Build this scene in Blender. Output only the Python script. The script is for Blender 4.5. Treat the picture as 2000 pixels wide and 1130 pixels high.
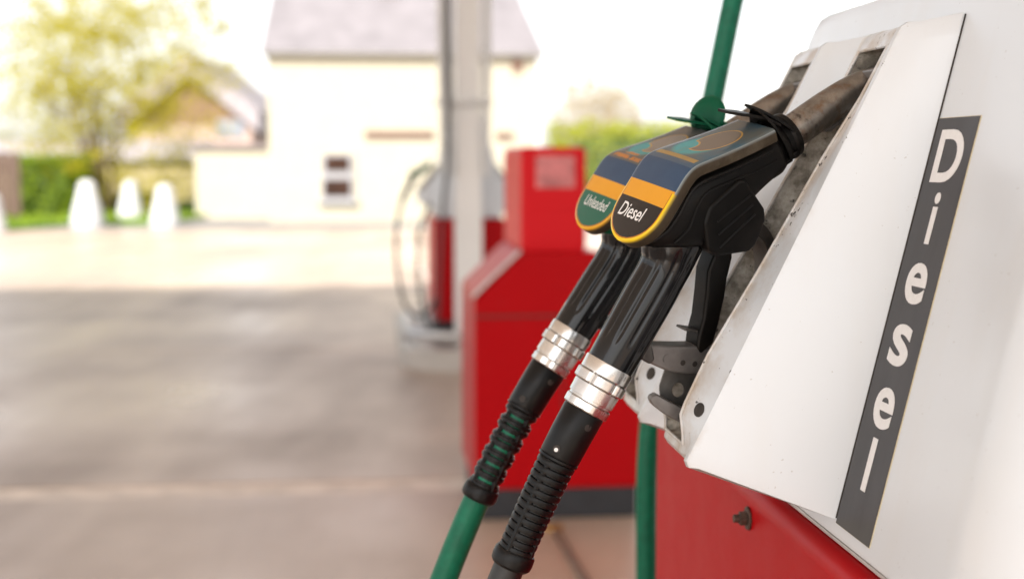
import bpy, bmesh, math, random
import numpy as np
from mathutils import Vector, Matrix
random.seed(4); rng = np.random.default_rng(7)
R = math.radians
for o in list(bpy.data.objects): bpy.data.objects.remove(o)
scene = bpy.context.scene
COL = scene.collection

# ------------------------------------------------------------------ camera
H = 1.30                      # eye height
FPX = 2777.8                  # 50 mm lens on a 36 mm sensor, in photo pixels
PITCH = math.atan(253 / FPX)
cam_d = bpy.data.cameras.new('camera'); cam = bpy.data.objects.new('camera', cam_d); COL.objects.link(cam)
cam.location = (0, 0, H); cam.rotation_euler = (math.pi / 2 - PITCH, 0, 0)
cam_d.sensor_width = 36; cam_d.lens = 50; cam_d.clip_start = .02; cam_d.clip_end = 4000
cam_d.dof.use_dof = True; cam_d.dof.focus_distance = .99; cam_d.dof.aperture_fstop = 5.2
scene.camera = cam

# ------------------------------------------------------------------ sky, sun, exposure
SUN_EL, SUN_AZ = R(42), R(205)            # azimuth from +Y clockwise: behind the camera, to its left
world = bpy.data.worlds.new('World'); scene.world = world; world.use_nodes = True
wn, wl = world.node_tree.nodes, world.node_tree.links
wn.clear()
sky = wn.new('ShaderNodeTexSky'); sky.sky_type = 'NISHITA'; sky.sun_disc = False
sky.sun_elevation = SUN_EL; sky.sun_rotation = SUN_AZ; sky.dust_density = 1.5; sky.ozone_density = .6; sky.air_density = 1.0
hs = wn.new('ShaderNodeHueSaturation'); hs.inputs['Saturation'].default_value = .22
tint = wn.new('ShaderNodeMix'); tint.data_type = 'RGBA'; tint.blend_type = 'MULTIPLY'; tint.inputs[0].default_value = 1
tint.inputs[7].default_value = (1.0, .985, .97, 1)
bg = wn.new('ShaderNodeBackground'); bg.inputs[1].default_value = .08
wo = wn.new('ShaderNodeOutputWorld')
wl.new(sky.outputs[0], hs.inputs['Color']); wl.new(hs.outputs[0], tint.inputs[6]); wl.new(tint.outputs[2], bg.inputs[0]); wl.new(bg.outputs[0], wo.inputs[0])
sun_d = bpy.data.lights.new('sun', 'SUN'); sun_d.energy = 2.6; sun_d.angle = R(3.0); sun_d.color = (1, .965, .91)
sun = bpy.data.objects.new('sun', sun_d); COL.objects.link(sun)
sdir = Vector((math.sin(SUN_AZ) * math.cos(SUN_EL), math.cos(SUN_AZ) * math.cos(SUN_EL), math.sin(SUN_EL)))
sun.rotation_euler = sdir.to_track_quat('Z', 'Y').to_euler(); sun.location = (0, 0, 12)
vs = scene.view_settings
vs.view_transform = 'Standard'; vs.look = 'None'; vs.gamma = 1; vs.use_curve_mapping = False
vs.exposure = 1.97
scene.cycles.use_denoising = True
scene.cycles.max_bounces = 10; scene.cycles.diffuse_bounces = 6; scene.cycles.sample_clamp_indirect = 12

# ------------------------------------------------------------------ frames of reference
AL = math.atan(283 / FPX * math.cos(PITCH))         # the row of pumps runs 5.8 degrees left of the view
XR = Vector((math.cos(AL), math.sin(AL), 0)); PD = Vector((-math.sin(AL), math.cos(AL), 0))
def pw(x, p, z): return XR * x + PD * p + Vector((0, 0, z))     # row frame: x across, p along, z up
def at(u, v, Y):                                               # a sight line met at distance Y
    d = Vector(((u - 1000) / FPX, math.cos(PITCH) + math.sin(PITCH) * (565 - v) / FPX, -math.sin(PITCH) + math.cos(PITCH) * (565 - v) / FPX))
    return Vector((0, 0, H)) + d * (Y / d.y)

# ------------------------------------------------------------------ mesh builder
class MB:
    def __init__(s): s.v = []; s.f = []; s.uv = None
    def add(s, vs, fs):
        n = len(s.v); s.v += [tuple(x) for x in vs]; s.f += [tuple(i + n for i in f) for f in fs]; return s
    def box(s, x0, x1, y0, y1, z0, z1):
        return s.add([(x0,y0,z0),(x1,y0,z0),(x1,y1,z0),(x0,y1,z0),(x0,y0,z1),(x1,y0,z1),(x1,y1,z1),(x0,y1,z1)],
                     [(0,3,2,1),(4,5,6,7),(0,1,5,4),(1,2,6,5),(2,3,7,6),(3,0,4,7)])
    def prism(s, poly, y0, y1, ax='y'):
        """2-D polygon (a, b) pushed along one axis: 'y' -> (a, y, b), 'x' -> (x, a, b), 'z' -> (a, b, z)"""
        n = len(poly)
        m = {'y': lambda a, b, c: (a, c, b), 'x': lambda a, b, c: (c, a, b), 'z': lambda a, b, c: (a, b, c)}[ax]
        V = [m(a, b, y0) for a, b in poly] + [m(a, b, y1) for a, b in poly]
        F = [tuple(range(n)), tuple(range(2 * n - 1, n - 1, -1))] + [(i, i + n, (i + 1) % n + n, (i + 1) % n) for i in range(n)]
        return s.add(V, F)
    def loft(s, rings, cap=True, closed=True):
        n = len(rings[0]); V = [p for r in rings for p in r]; F = []
        for i in range(len(rings) - 1):
            for j in range(n if closed else n - 1):
                k = (j + 1) % n
                F.append((i * n + j, i * n + k, (i + 1) * n + k, (i + 1) * n + j))
        if cap: F += [tuple(range(n - 1, -1, -1)), tuple(range((len(rings) - 1) * n, len(rings) * n))]
        return s.add(V, F)
    def tube(s, pts, rad, n=12, cap=True, flute=None):
        pts = [Vector(p) for p in pts]
        if not hasattr(rad, '__len__'): rad = [rad] * len(pts)
        rings = []; prev = None
        for i, p in enumerate(pts):
            t = (pts[min(i + 1, len(pts) - 1)] - pts[max(i - 1, 0)]).normalized()
            if prev is None:
                a = Vector((0, 1, 0)) if abs(t.y) < .9 else Vector((1, 0, 0))
            else: a = prev
            u = (a - t * a.dot(t)).normalized(); prev = u; w = t.cross(u)
            ring = []
            for k in range(n):
                an = 2 * math.pi * k / n; r = rad[i]
                if flute: r = r + flute(i, an)
                ring.append(p + u * (math.cos(an) * r) + w * (math.sin(an) * r))
            rings.append(ring)
        return s.loft(rings, cap)
    def build(s, name, mat, parent=None, off=None, sm=35, bevel=0, seg=3, scale=1):
        me = bpy.data.meshes.new(name)
        o3 = Vector(off) if off is not None else Vector((0, 0, 0))
        me.from_pydata([tuple((Vector(v) - o3) * scale) for v in s.v], [], s.f)
        bm = bmesh.new(); bm.from_mesh(me)
        bmesh.ops.recalc_face_normals(bm, faces=bm.faces); bm.to_mesh(me); bm.free()
        me.update()
        o = bpy.data.objects.new(name, me); COL.objects.link(o)
        if mat: me.materials.append(mat)
        if parent: o.parent = parent
        if bevel:
            m = o.modifiers.new('bevel', 'BEVEL'); m.width = bevel; m.segments = seg; m.limit_method = 'ANGLE'; m.angle_limit = R(28); m.harden_normals = False
            me.shade_smooth()
            w = o.modifiers.new('wn', 'WEIGHTED_NORMAL'); w.keep_sharp = False; w.weight = 80
        elif sm:
            me.shade_smooth(); me.set_sharp_from_angle(angle=R(sm))
        return o
def smooth(pts, n=6, closed=False):
    """Catmull-Rom through points (any dimension)"""
    P = [np.array(p, float) for p in pts]; out = []
    for i in range(len(P) - 1):
        a = P[i - 1] if i else 2 * P[0] - P[1]; b, c = P[i], P[i + 1]; d = P[i + 2] if i + 2 < len(P) else 2 * P[-1] - P[-2]
        for k in range(n):
            t = k / n
            out.append(.5 * ((2 * b) + (-a + c) * t + (2 * a - 5 * b + 4 * c - d) * t * t + (-a + 3 * b - 3 * c + d) * t ** 3))
    out.append(P[-1]); return [tuple(float(q) for q in x) for x in out]
def lerp(x, xs, ys): return float(np.interp(x, xs, ys))
def tag(o, label=None, cat=None, group=None, kind=None):
    if label: o['label'] = label
    if cat: o['category'] = cat
    if group: o['group'] = group
    if kind: o['kind'] = kind
    return o
def empty(name, loc, rz=0, label=None, cat=None, group=None):
    o = bpy.data.objects.new(name, None); COL.objects.link(o); o.location = loc; o.rotation_euler = (0, 0, rz); o.empty_display_size = .1
    return tag(o, label, cat, group)
def copy_tree(o, parent=None):
    c = o.copy(); COL.objects.link(c); c.parent = parent
    for ch in list(o.children): copy_tree(ch, c)
    return c

# ------------------------------------------------------------------ materials
class NT:
    def __init__(s, name):
        s.m = bpy.data.materials.new(name); s.m.use_nodes = True
        s.n = s.m.node_tree.nodes; s.l = s.m.node_tree.links
        s.b = s.n['Principled BSDF']; s.out = s.n['Material Output']
    def put(s, sock, val):
        if hasattr(val, 'links'): s.l.new(val, sock)
        else: sock.default_value = val
    def math(s, op, a, b=0.0, c=None, clamp=False):
        q = s.n.new('ShaderNodeMath'); q.operation = op; q.use_clamp = clamp; s.put(q.inputs[0], a); s.put(q.inputs[1], b)
        if c is not None: s.put(q.inputs[2], c)
        return q.outputs[0]
    def mix(s, f, a, b, mode='MIX'):
        q = s.n.new('ShaderNodeMix'); q.data_type = 'RGBA'; q.blend_type = mode; s.put(q.inputs[0], f)
        for k, x in ((6, a), (7, b)): s.put(q.inputs[k], x if hasattr(x, 'links') else (*x, 1) if len(x) == 3 else x)
        return q.outputs[2]
    def noise(s, scale, detail=4, rough=.55, vec=None, stretch=None, coord='Object', dist=0):
        q = s.n.new('ShaderNodeTexNoise'); q.inputs['Scale'].default_value = scale; q.inputs['Detail'].default_value = detail; q.inputs['Roughness'].default_value = rough
        q.inputs['Distortion'].default_value = dist
        v = s.coord(coord) if vec is None else vec
        if stretch:
            mp = s.n.new('ShaderNodeMapping'); mp.inputs['Scale'].default_value = stretch; s.l.new(v, mp.inputs[0]); v = mp.outputs[0]
        s.l.new(v, q.inputs['Vector']); return q.outputs['Fac']
    def coord(s, w='Object'):
        q = s.n.new('ShaderNodeTexCoord'); return q.outputs[w]
    def ramp(s, f, stops):
        q = s.n.new('ShaderNodeValToRGB'); s.l.new(f, q.inputs[0]); e = q.color_ramp.elements
        while len(e) < len(stops): e.new(.5)
        for k, (p, c) in enumerate(stops):
            e[k].position = p; e[k].color = (*c, 1) if hasattr(c, '__len__') else (c, c, c, 1)
        return q.outputs[0]
    def attr(s, name):
        q = s.n.new('ShaderNodeAttribute'); q.attribute_name = name; return q.outputs['Fac']
    def bump(s, h, strength=.2, dist=.001):
        q = s.n.new('ShaderNodeBump'); q.inputs['Strength'].default_value = strength; q.inputs['Distance'].default_value = dist
        s.l.new(h, q.inputs['Height']); s.l.new(q.outputs[0], s.b.inputs['Normal'])
    def set(s, **k):
        for key, v in k.items():
            nm = {'color': 'Base Color', 'rough': 'Roughness', 'metal': 'Metallic', 'coat': 'Coat Weight', 'coatr': 'Coat Roughness', 'spec': 'Specular IOR Level'}[key]
            if key == 'color' and not hasattr(v, 'links'): v = (*v, 1)
            s.put(s.b.inputs[nm], v)
        return s.m
def simple(name, c, rough=.5, metal=0, var=.15, scale=30, coat=0, bump=0, bdist=.001, spec=None):
    t = NT(name); f = t.noise(scale, 5)
    lo = tuple(x * (1 - var) for x in c); hi = tuple(min(1, x * (1 + var)) for x in c)
    t.set(color=t.ramp(f, [(.3, lo), (.7, hi)]), metal=metal, coat=coat)
    f2 = t.noise(scale * 2.3, 4)
    t.put(t.b.inputs['Roughness'], t.math('MULTIPLY_ADD', f2, .25, rough - .125, clamp=True))
    if spec is not None: t.set(spec=spec)
    if bump: t.bump(t.noise(scale * 4, 4), bump, bdist)
    return t.m
M = {}
# white enamel with grime where the 'wear' attribute says hands and nozzles rub
def white_enamel(name, base=(.61, .645, .68), worn=True):
    t = NT(name)
    soft = t.noise(6, 4); c = t.mix(t.math('MULTIPLY', soft, .10), base, (.66, .645, .62))
    streak = t.noise(5, 5, .6, stretch=(3, 3, .35)); c = t.mix(t.math('MULTIPLY', t.math('SUBTRACT', streak, .5, clamp=True), .75), c, (.55, .51, .45))
    speck = t.ramp(t.noise(260, 2, .5), [(.735, 0.0), (.75, 1.0)]); c = t.mix(t.math('MULTIPLY', speck, .35), c, (.25, .2, .15))
    rgh = .30
    if worn:
        w = t.attr('wear')
        g = t.noise(38, 6, .68); g2 = t.noise(120, 5, .6)
        grime = t.math('MULTIPLY', t.math('SUBTRACT', t.math('ADD', g, t.math('MULTIPLY', w, .34)), .62, clamp=True), 3.0, clamp=True)
        grime = t.math('MULTIPLY', grime, w, clamp=True)
        c = t.mix(t.math('MULTIPLY', grime, .75), c, (.36, .255, .15))
        chip = t.ramp(t.math('ADD', g2, t.math('MULTIPLY', w, .13)), [(.755, 0.0), (.77, 1.0)])
        chip = t.math('MULTIPLY', chip, t.math('GREATER_THAN', w, .3))
        c = t.mix(chip, c, (.05, .042, .037))
        t.put(t.b.inputs['Roughness'], t.math('MULTIPLY_ADD', grime, .3, rgh, clamp=True))
    else: t.set(rough=rgh)
    t.bump(t.noise(140, 2), .03, .0006)
    return t.set(color=c, coat=.25, coatr=.15)
M['white'] = white_enamel('white enamel', worn=False)
M['white_worn'] = white_enamel('worn white enamel')
def channel_mat():
    t = NT('grimy cast metal'); n1 = t.noise(45, 6, .7); n2 = t.noise(140, 5, .65)
    c = t.ramp(n1, [(.30, (.05, .042, .032)), (.46, (.21, .185, .15)), (.60, (.40, .37, .32)), (.75, (.60, .57, .52))])
    c = t.mix(t.ramp(n2, [(.60, 0.0), (.68, 1.0)]), c, (.03, .026, .022))
    t.bump(n1, .5, .002)
    return t.set(color=c, rough=.55, metal=.35)
M['channel'] = channel_mat()
def red_paint(name='red paint', c=(.42, .004, .007), r=.30):
    t = NT(name); n = t.noise(4, 4); col = t.mix(t.math('MULTIPLY', n, .35), c, tuple(x * .78 for x in c))
    dirt = t.noise(22, 6, .65); col = t.mix(t.math('MULTIPLY', t.math('SUBTRACT', dirt, .6, clamp=True), .8), col, (.2, .05, .04))
    t.bump(t.noise(90, 2), .04, .0008)
    return t.set(color=col, rough=t.math('MULTIPLY_ADD', dirt, .2, r - .06), spec=.06)
M['red'] = red_paint(); M['red_lit'] = red_paint('lit red paint', (.60, .014, .020), .35)  # second red is a lighter copy: stronger light on the head put into colour
M['black_rubber'] = simple('black rubber', (.006, .0056, .0055), .34, var=.3, scale=60, bump=.05, spec=.2)
def grip_mat(name, c):
    t = NT(name); n = t.noise(20, 5, .6); n2 = t.noise(90, 4)
    t.put(t.b.inputs['Roughness'], t.math('MULTIPLY_ADD', n, .16, .02, clamp=True))
    t.bump(n2, .03, .0006)
    return t.set(color=t.mix(n, c, tuple(x * 1.8 for x in c)), spec=.36)
M['grip'] = grip_mat('glossy black vinyl', (.004, .004, .0045))
def grimy_black(name, c=(.0035, .0032, .003), dust=(.020, .016, .012)):
    t = NT(name); n = t.noise(25, 6, .65); n2 = t.noise(110, 4)
    f = t.math('MULTIPLY', t.math('SUBTRACT', n, .5, clamp=True), 1.4, clamp=True)
    t.put(t.b.inputs['Roughness'], t.math('MULTIPLY_ADD', n2, .3, .25, clamp=True)); t.bump(n2, .12, .0008)
    return t.set(color=t.mix(f, c, dust), spec=.14)
M['body_black'] = grimy_black('grimy black casing')
M['body_green'] = grimy_black('grimy green casing', (.002, .075, .036), (.015, .045, .025))
M['alu'] = simple('machined aluminium', (.62, .61, .59), .24, 1, .10, 60)
def spout_mat():
    t = NT('rusty spout steel'); a = t.noise(30, 6, .65); b = t.noise(90, 6, .7)
    c = t.ramp(a, [(.3, (.11, .10, .09)), (.5, (.25, .23, .205)), (.68, (.40, .37, .335))])
    c = t.mix(t.ramp(b, [(.5, 0.0), (.72, 1.0)]), c, (.17, .095, .05))
    x = t.n.new('ShaderNodeSeparateXYZ'); t.l.new(t.coord('Object'), x.inputs[0])
    near = t.math('MULTIPLY', t.math('SUBTRACT', -.052, x.outputs[0]), 45, clamp=True)        # soot near the collar
    soot = t.math('MULTIPLY', near, t.ramp(t.noise(85, 4), [(.50, 0.0), (.58, 1.0)]))
    c = t.mix(soot, c, (.03, .02, .015))
    t.bump(b, .25, .0008)
    return t.set(color=c, rough=t.math('MULTIPLY_ADD', b, .3, .2), metal=.85)
M['spout'] = spout_mat()
M['dark_metal'] = simple('dark oily metal', (.085, .08, .075), .42, .7, .35, 50, bump=.15)
M['grey_plastic'] = simple('scuffed grey metal', (.17, .16, .155), .45, .5, .25, 60, bump=.1)
M['hose_green'] = simple('green hose rubber', (.0015, .115, .06), .36, 0, .2, 90, bump=.08, spec=.22)
M['hose_black'] = simple('black hose rubber', (.010, .0095, .009), .45, 0, .3, 90, bump=.08)
M['dark_gap'] = simple('dark grimy gap', (.03, .024, .02), .7, 0, .4, 40)
M['seal'] = simple('pale metal trim', (.55, .53, .50), .4, .4, .15, 40)
M['bolt'] = simple('rusty bolt steel', (.10, .065, .05), .55, .6, .5, 300, bump=.3)
M['letter'] = simple('white lettering', (.72, .71, .70), .4, 0, .04, 200)
def vinyl():
    t = NT('dark grey vinyl'); n = t.noise(14, 5); s_ = t.noise(50, 5, .6, stretch=(1, 1, .15))
    c = t.mix(n, (.022, .0195, .021), (.036, .032, .034))
    return t.set(color=c, rough=t.math('MULTIPLY_ADD', s_, .22, .22), spec=.3)
M['vinyl'] = vinyl()
M['vinyl_edge'] = simple('yellowed sticker edge', (.55, .48, .33), .5, 0, .1, 100)

def label_mat(kind):
    """printed nozzle cover: bands across the lower face, an oval on the upper face; uv in decimetres (across, along)"""
    t = NT(kind + ' cover print')
    q = t.n.new('ShaderNodeUVMap'); q.uv_map = 'print'; x = t.n.new('ShaderNodeSeparateXYZ'); t.l.new(q.outputs[0], x.inputs[0])
    w, v = t.math('MULTIPLY', x.outputs[0], 100.0), t.math('MULTIPLY', x.outputs[1], 100.0)       # mm
    q2 = t.n.new('ShaderNodeUVMap'); q2.uv_map = 'rim'; x2 = t.n.new('ShaderNodeSeparateXYZ'); t.l.new(q2.outputs[0], x2.inputs[0])
    e, side = x2.outputs[0], x2.outputs[1]                                                         # distance from the outline, mm/100
    e = t.math('MULTIPLY', e, 100.0)
    def band(lo, hi, k=2.5):
        return t.math('MULTIPLY', t.math('MULTIPLY_ADD', v, k, -lo * k + .5, clamp=True), t.math('MULTIPLY_ADD', v, -k, hi * k + .5, clamp=True))
    n = t.noise(60, 4)
    top_base = t.mix(t.ramp(t.noise(22, 3), [(.35, 0.0), (.65, 1.0)]), (.022, .10, .16), (.10, .105, .095)) if kind == 'Diesel' else \
        t.mix(t.ramp(t.noise(22, 3), [(.35, 0.0), (.65, 1.0)]), (.045, .075, .09), (.12, .105, .085))
    c = top_base
    # teal glow of print round the oval
    def ell(cw, cv, rw, rv, soft, rot=0.0):
        a = t.math('SUBTRACT', w, cw); b = t.math('SUBTRACT', v, cv); co, si = math.cos(rot), math.sin(rot)
        a2 = t.math('ADD', t.math('MULTIPLY', a, co), t.math('MULTIPLY', b, si)); b2 = t.math('SUBTRACT', t.math('MULTIPLY', b, co), t.math('MULTIPLY', a, si))
        d = t.math('ADD', t.math('POWER', t.math('ABSOLUTE', t.math('DIVIDE', a2, rw)), 2.0), t.math('POWER', t.math('ABSOLUTE', t.math('DIVIDE', b2, rv)), 2.0))
        return t.math('MULTIPLY', t.math('SUBTRACT', 1.0, d), soft, clamp=True)
    c = t.mix(t.math('MULTIPLY', ell(-4, -24, 20, 18, 2.0), .8), c, (.03, .34, .36))
    up = t.math('LESS_THAN', v, -1.0)
    bite = t.math('SUBTRACT', 1.0, ell(-14, -22, 11, 9, 30))
    rim_o = t.math('MULTIPLY', ell(1, -38, 16, 21, 30), bite)
    bite2 = t.math('SUBTRACT', 1.0, ell(-14, -22, 12.4, 10.4, 30))
    fill = t.math('MULTIPLY', ell(1, -38, 14.8, 19.6, 30), bite2)
    c = t.mix(rim_o, c, (.42, .25, .07)); c = t.mix(fill, c, (.155, .125, .095) if kind == 'Diesel' else (.22, .19, .155))
    inn = t.math('LESS_THAN', t.math('ABSOLUTE', w), 24.5)
    if kind == 'Diesel':
        c = t.mix(t.math('MULTIPLY', band(-8, -3.5), inn), c, (.32, .21, .065))
        c = t.mix(t.math('MULTIPLY', band(-3.2, 1.5), .8), c, (.05, .085, .135))
    else:
        blot = t.ramp(t.noise(200, 2, stretch=(1, 1, 1)), [(.42, 0.0), (.46, 1.0)])
        c = t.mix(t.math('MULTIPLY', t.math('MULTIPLY', band(-5.5, -1.0), blot), t.math('LESS_THAN', t.math('ABSOLUTE', t.math('SUBTRACT', w, -2.0)), 20.0)), c, (.45, .17, .03))
        c = t.mix(t.math('MULTIPLY', t.math('MULTIPLY', band(-11.5, -8.0), blot), t.math('LESS_THAN', t.math('ABSOLUTE', t.math('SUBTRACT', w, -4.0)), 9.0)), c, (.45, .17, .03))
    c = t.mix(band(1.5, 21.5), c, t.mix(n, (.022, .048, .10), (.032, .07, .13)))
    orange = t.mix(n, (.62, .27, .012), (.70, .32, .02))
    c = t.mix(band(21.5, 35), c, orange)
    low = (.011, .0085, .008) if kind == 'Diesel' else (.008, .085, .055)
    c = t.mix(band(35, 120), c, t.mix(n, low, tuple(k * 1.4 for k in low)))
    # yellow rim round the lower part, scorched on its inner side
    yel = t.math('MULTIPLY', t.math('LESS_THAN', t.math('ADD', e, t.math('MULTIPLY', n, .8)), 4.0), band(23, 200))
    y2 = t.math('MULTIPLY', t.math('LESS_THAN', t.math('ADD', e, t.math('MULTIPLY', n, .8)), 3.1), band(23, 200))
    c = t.mix(yel, c, (.40, .14, .01)); c = t.mix(y2, c, (.74, .50, .012) if kind == 'Diesel' else (.66, .33, .015))
    pale = t.math('MULTIPLY', t.math('LESS_THAN', e, 1.1), band(-200, 23)); c = t.mix(pale, c, (.30, .36, .38))
    # the moulded side of the cover: brown smoked plastic
    c = t.mix(side, c, t.mix(n, (.022, .016, .010), (.06, .045, .028)))
    grime = t.ramp(t.noise(35, 6, .7), [(.52, 0.0), (.75, .5)])
    c = t.mix(t.math('MULTIPLY', grime, up), c, (.14, .115, .085))
    t.bump(t.noise(70, 3), .04, .0005)
    return t.set(color=c, rough=t.math('MULTIPLY_ADD', side, .3, .26), coat=t.math('MULTIPLY_ADD', side, -.25, .25, clamp=True), coatr=.05, spec=.2)
M['label_Diesel'] = label_mat('Diesel'); M['label_Unleaded'] = label_mat('Unleaded')

def concrete_mat(name, base, joint=False):
    t = NT(name)
    big = t.noise(.35, 5, .6, coord='Object'); mid = t.noise(1.3, 5, .6, stretch=(1.0, .16, 1), dist=.3); fine = t.noise(70, 4)
    f = t.math('ADD', t.math('MULTIPLY', big, .6), t.math('MULTIPLY', mid, .4))
    c = t.ramp(f, [(.36, tuple(x * .6 for x in base)), (.5, base), (.64, tuple(min(1, x * 1.3) for x in base))])
    c = t.mix(t.math('MULTIPLY', t.ramp(t.noise(.8, 6, .6, stretch=(1, .3, 1), dist=.5), [(.5, 0.0), (.72, 1.0)]), .45), c, (base[0] * .45, base[1] * .38, base[2] * .33))
    c = t.mix(t.math('MULTIPLY', fine, .25), c, tuple(x * .6 for x in base))
    t.bump(t.math('ADD', fine, t.math('MULTIPLY', mid, 2.0)), .15, .003)
    return t.set(color=c, rough=t.math('MULTIPLY_ADD', f, -1.1, .92, clamp=True), spec=.6)
M['concrete'] = concrete_mat('worn forecourt concrete', (.48, .37, .29))
M['joint'] = simple('pale joint filler', (.70, .62, .54), .8, 0, .2, 8)
M['kerb'] = concrete_mat('kerb concrete', (.40, .37, .34))
M['asphalt'] = simple('pale asphalt', (.20, .185, .175), .8, 0, .25, 6)
M['grass'] = simple('mown grass', (.10, .19, .02), .9, 0, .4, 9)
M['render'] = simple('cream rendered wall', (.40, .365, .28), .85, 0, .04, 3)
M['render_y'] = simple('yellowish rendered wall', (.36, .29, .16), .85, 0, .08, 3)
M['slate'] = simple('lilac grey roof tile', (.18, .163, .17), .7, 0, .15, 2.5)
M['slate_pale'] = simple('pale weathered tile', (.30, .265, .27), .8, 0, .12, 3)
M['tile_brown'] = simple('red brown tile', (.20, .11, .08), .8, 0, .2, 4)
M['tile_grey'] = simple('grey brown tile', (.16, .13, .125), .8, 0, .2, 4)
M['pinkwall'] = simple('pinkish brick', (.42, .31, .26), .85, 0, .12, 5)
M['glass_dark'] = simple('dark window glass', (.035, .016, .010), .3, 0, .3, 2, spec=.2)
M['glass_pale'] = simple('pale window glass', (.20, .23, .28), .3, 0, .1, 2, coat=.5)
M['frame'] = simple('white painted frame', (.28, .275, .28), .5, 0, .05, 10)
M['beam'] = simple('weathered brown timber', (.15, .08, .055), .8, 0, .25, 12)
M['bollard'] = simple('white painted concrete', (.48, .475, .47), .7, 0, .10, 9)
M['fence'] = simple('brown fence board', (.10, .06, .045), .85, 0, .25, 8)
M['bark'] = simple('brown bark', (.17, .12, .075), .9, 0, .3, 9)
M['steel'] = simple('galvanised steel', (.52, .52, .52), .35, .9, .15, 20)
M['pipe'] = simple('grey pipe', (.60, .60, .59), .5, 0, .12, 15)
M['plinth_black'] = simple('black plinth', (.02, .021, .025), .55, 0, .25, 15)
M['brass'] = simple('worn brass', (.50, .30, .07), .4, .8, .25, 60)
M['notice'] = simple('faded pink notice', (.55, .17, .17), .5, 0, .5, 14)
M['canopy_white'] = simple('canopy soffit white', (.78, .77, .75), .6, 0, .04, 2)
def leaf_mat(name, a, b, tr=.45):
    t = NT(name); n = t.noise(1.1, 3, coord='Object'); i = t.n.new('ShaderNodeObjectInfo')
    nf = t.noise(14, 2); f = t.math('ADD', t.math('MULTIPLY', n, .5), t.math('MULTIPLY', nf, .5))
    c = t.ramp(f, [(.35, a), (.65, b)])
    t.set(color=c, rough=.55)
    tl = t.n.new('ShaderNodeBsdfTranslucent'); t.l.new(c, tl.inputs[0])
    mx = t.n.new('ShaderNodeMixShader'); mx.inputs[0].default_value = tr
    t.l.new(t.b.outputs[0], mx.inputs[1]); t.l.new(tl.outputs[0], mx.inputs[2]); t.l.new(mx.outputs[0], t.out.inputs[0])
    return t.m
M['leaf_spring'] = leaf_mat('spring yellow leaf', (.34, .28, .008), (.56, .49, .025), .55)
M['leaf_hedge'] = leaf_mat('bright hedge leaf', (.12, .19, .004), (.26, .35, .010), .35)
M['leaf_dark'] = leaf_mat('low shrub leaf', (.04, .085, .015), (.08, .14, .03), .3)
M['leaf_lime'] = leaf_mat('lime leaf', (.30, .32, .02), (.44, .45, .05))
M['leaf_beige'] = leaf_mat('beige bud', (.42, .33, .20), (.52, .43, .28))

# ------------------------------------------------------------------ ground, forecourt slabs, verge
g = MB(); S = 1500
g.add([(-S, -S, -.012), (S, -S, -.012), (S, S, -.012), (-S, S, -.012)], [(0, 1, 2, 3)])
tag(g.build('ground', M['asphalt'], sm=0), kind='structure')
fc = MB(); fc.add([tuple(pw(x, p, -.004)) for x, p in ((-22, -12), (14, -12), (14, 27), (-22, 27))], [(0, 1, 2, 3)])
fco = tag(fc.build('forecourt', M['joint'], sm=0), kind='structure')
ps = [-11.2, -7.0, -2.8, 1.4, 5.6, 9.8, 14.0, 18.2, 22.4, 26.9]; xs = [-21.9, -14.6, -7.1, .65, 7.2, 13.9]
for i in range(len(ps) - 1):
    for j in range(len(xs) - 1):
        e = .014; a, b, c, d = xs[j] + e, xs[j + 1] - e, ps[i] + (.14 if ps[i] == 5.6 else e), ps[i + 1] - (.08 if ps[i + 1] == 5.6 else e)
        dz = random.uniform(-.0012, .0012)
        m = MB(); m.add([tuple(pw(x, p, z)) for z in (-.10, .0015 + dz) for x, p in ((a, c), (b, c), (b, d), (a, d))],
                        [(0, 3, 2, 1), (4, 5, 6, 7), (0, 1, 5, 4), (1, 2, 6, 5), (2, 3, 7, 6), (3, 0, 4, 7)])
        m.build('slab', M['concrete'], fco, sm=0, bevel=.006, seg=2)
vg = MB()
edge = [at(-260, 470, 24.4), at(0, 452, 26.0), at(140, 440, 28.4), at(300, 440, 28.8), at(445, 418, 33.5), at(460, 408, 37)]
poly = [(q.x, q.y) for q in edge] + [(-7.3, 41), (-20, 41), (-30, 24)]
vg.prism(poly, -.1, .06, 'z')
tag(vg.build('grass_verge', M['grass'], sm=0), kind='structure')
# short blades on the verge
def leaves(name, mat, pts, size, parent=None, flat=0.0, off=None):
    pts = np.asarray(pts, float); n = len(pts)
    a = rng.normal(size=(n, 3)); a[:, 2] *= (1 - flat); a /= np.linalg.norm(a, axis=1)[:, None]
    b = rng.normal(size=(n, 3)); b -= a * (a * b).sum(1)[:, None]; b /= np.linalg.norm(b, axis=1)[:, None]
    s = (size * rng.uniform(.6, 1.35, n))[:, None]
    V = np.stack([pts - a * s, pts + b * s * .5, pts + a * s, pts - b * s * .5], 1).reshape(-1, 3)
    if off is not None: V = V - np.array(off)
    me = bpy.data.meshes.new(name); me.vertices.add(4 * n); me.vertices.foreach_set('co', V.ravel())
    me.loops.add(4 * n); me.loops.foreach_set('vertex_index', np.arange(4 * n)); me.polygons.add(n)
    me.polygons.foreach_set('loop_start', np.arange(n) * 4); me.update(calc_edges=True); me.validate()
    me.materials.append(mat); o = bpy.data.objects.new(name, me); COL.objects.link(o)
    if parent: o.parent = parent
    return o
gp = []
while len(gp) < 9000:
    x, y = rng.uniform(-16, -6), rng.uniform(24, 40)
    ins = False
    for k in range(len(poly)):
        (x1, y1), (x2, y2) = poly[k], poly[k - 1]
        if (y1 > y) != (y2 > y) and x < (x2 - x1) * (y - y1) / (y2 - y1) + x1: ins = not ins
    if ins: gp.append((x, y, .06 + rng.uniform(0, .05)))
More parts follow.
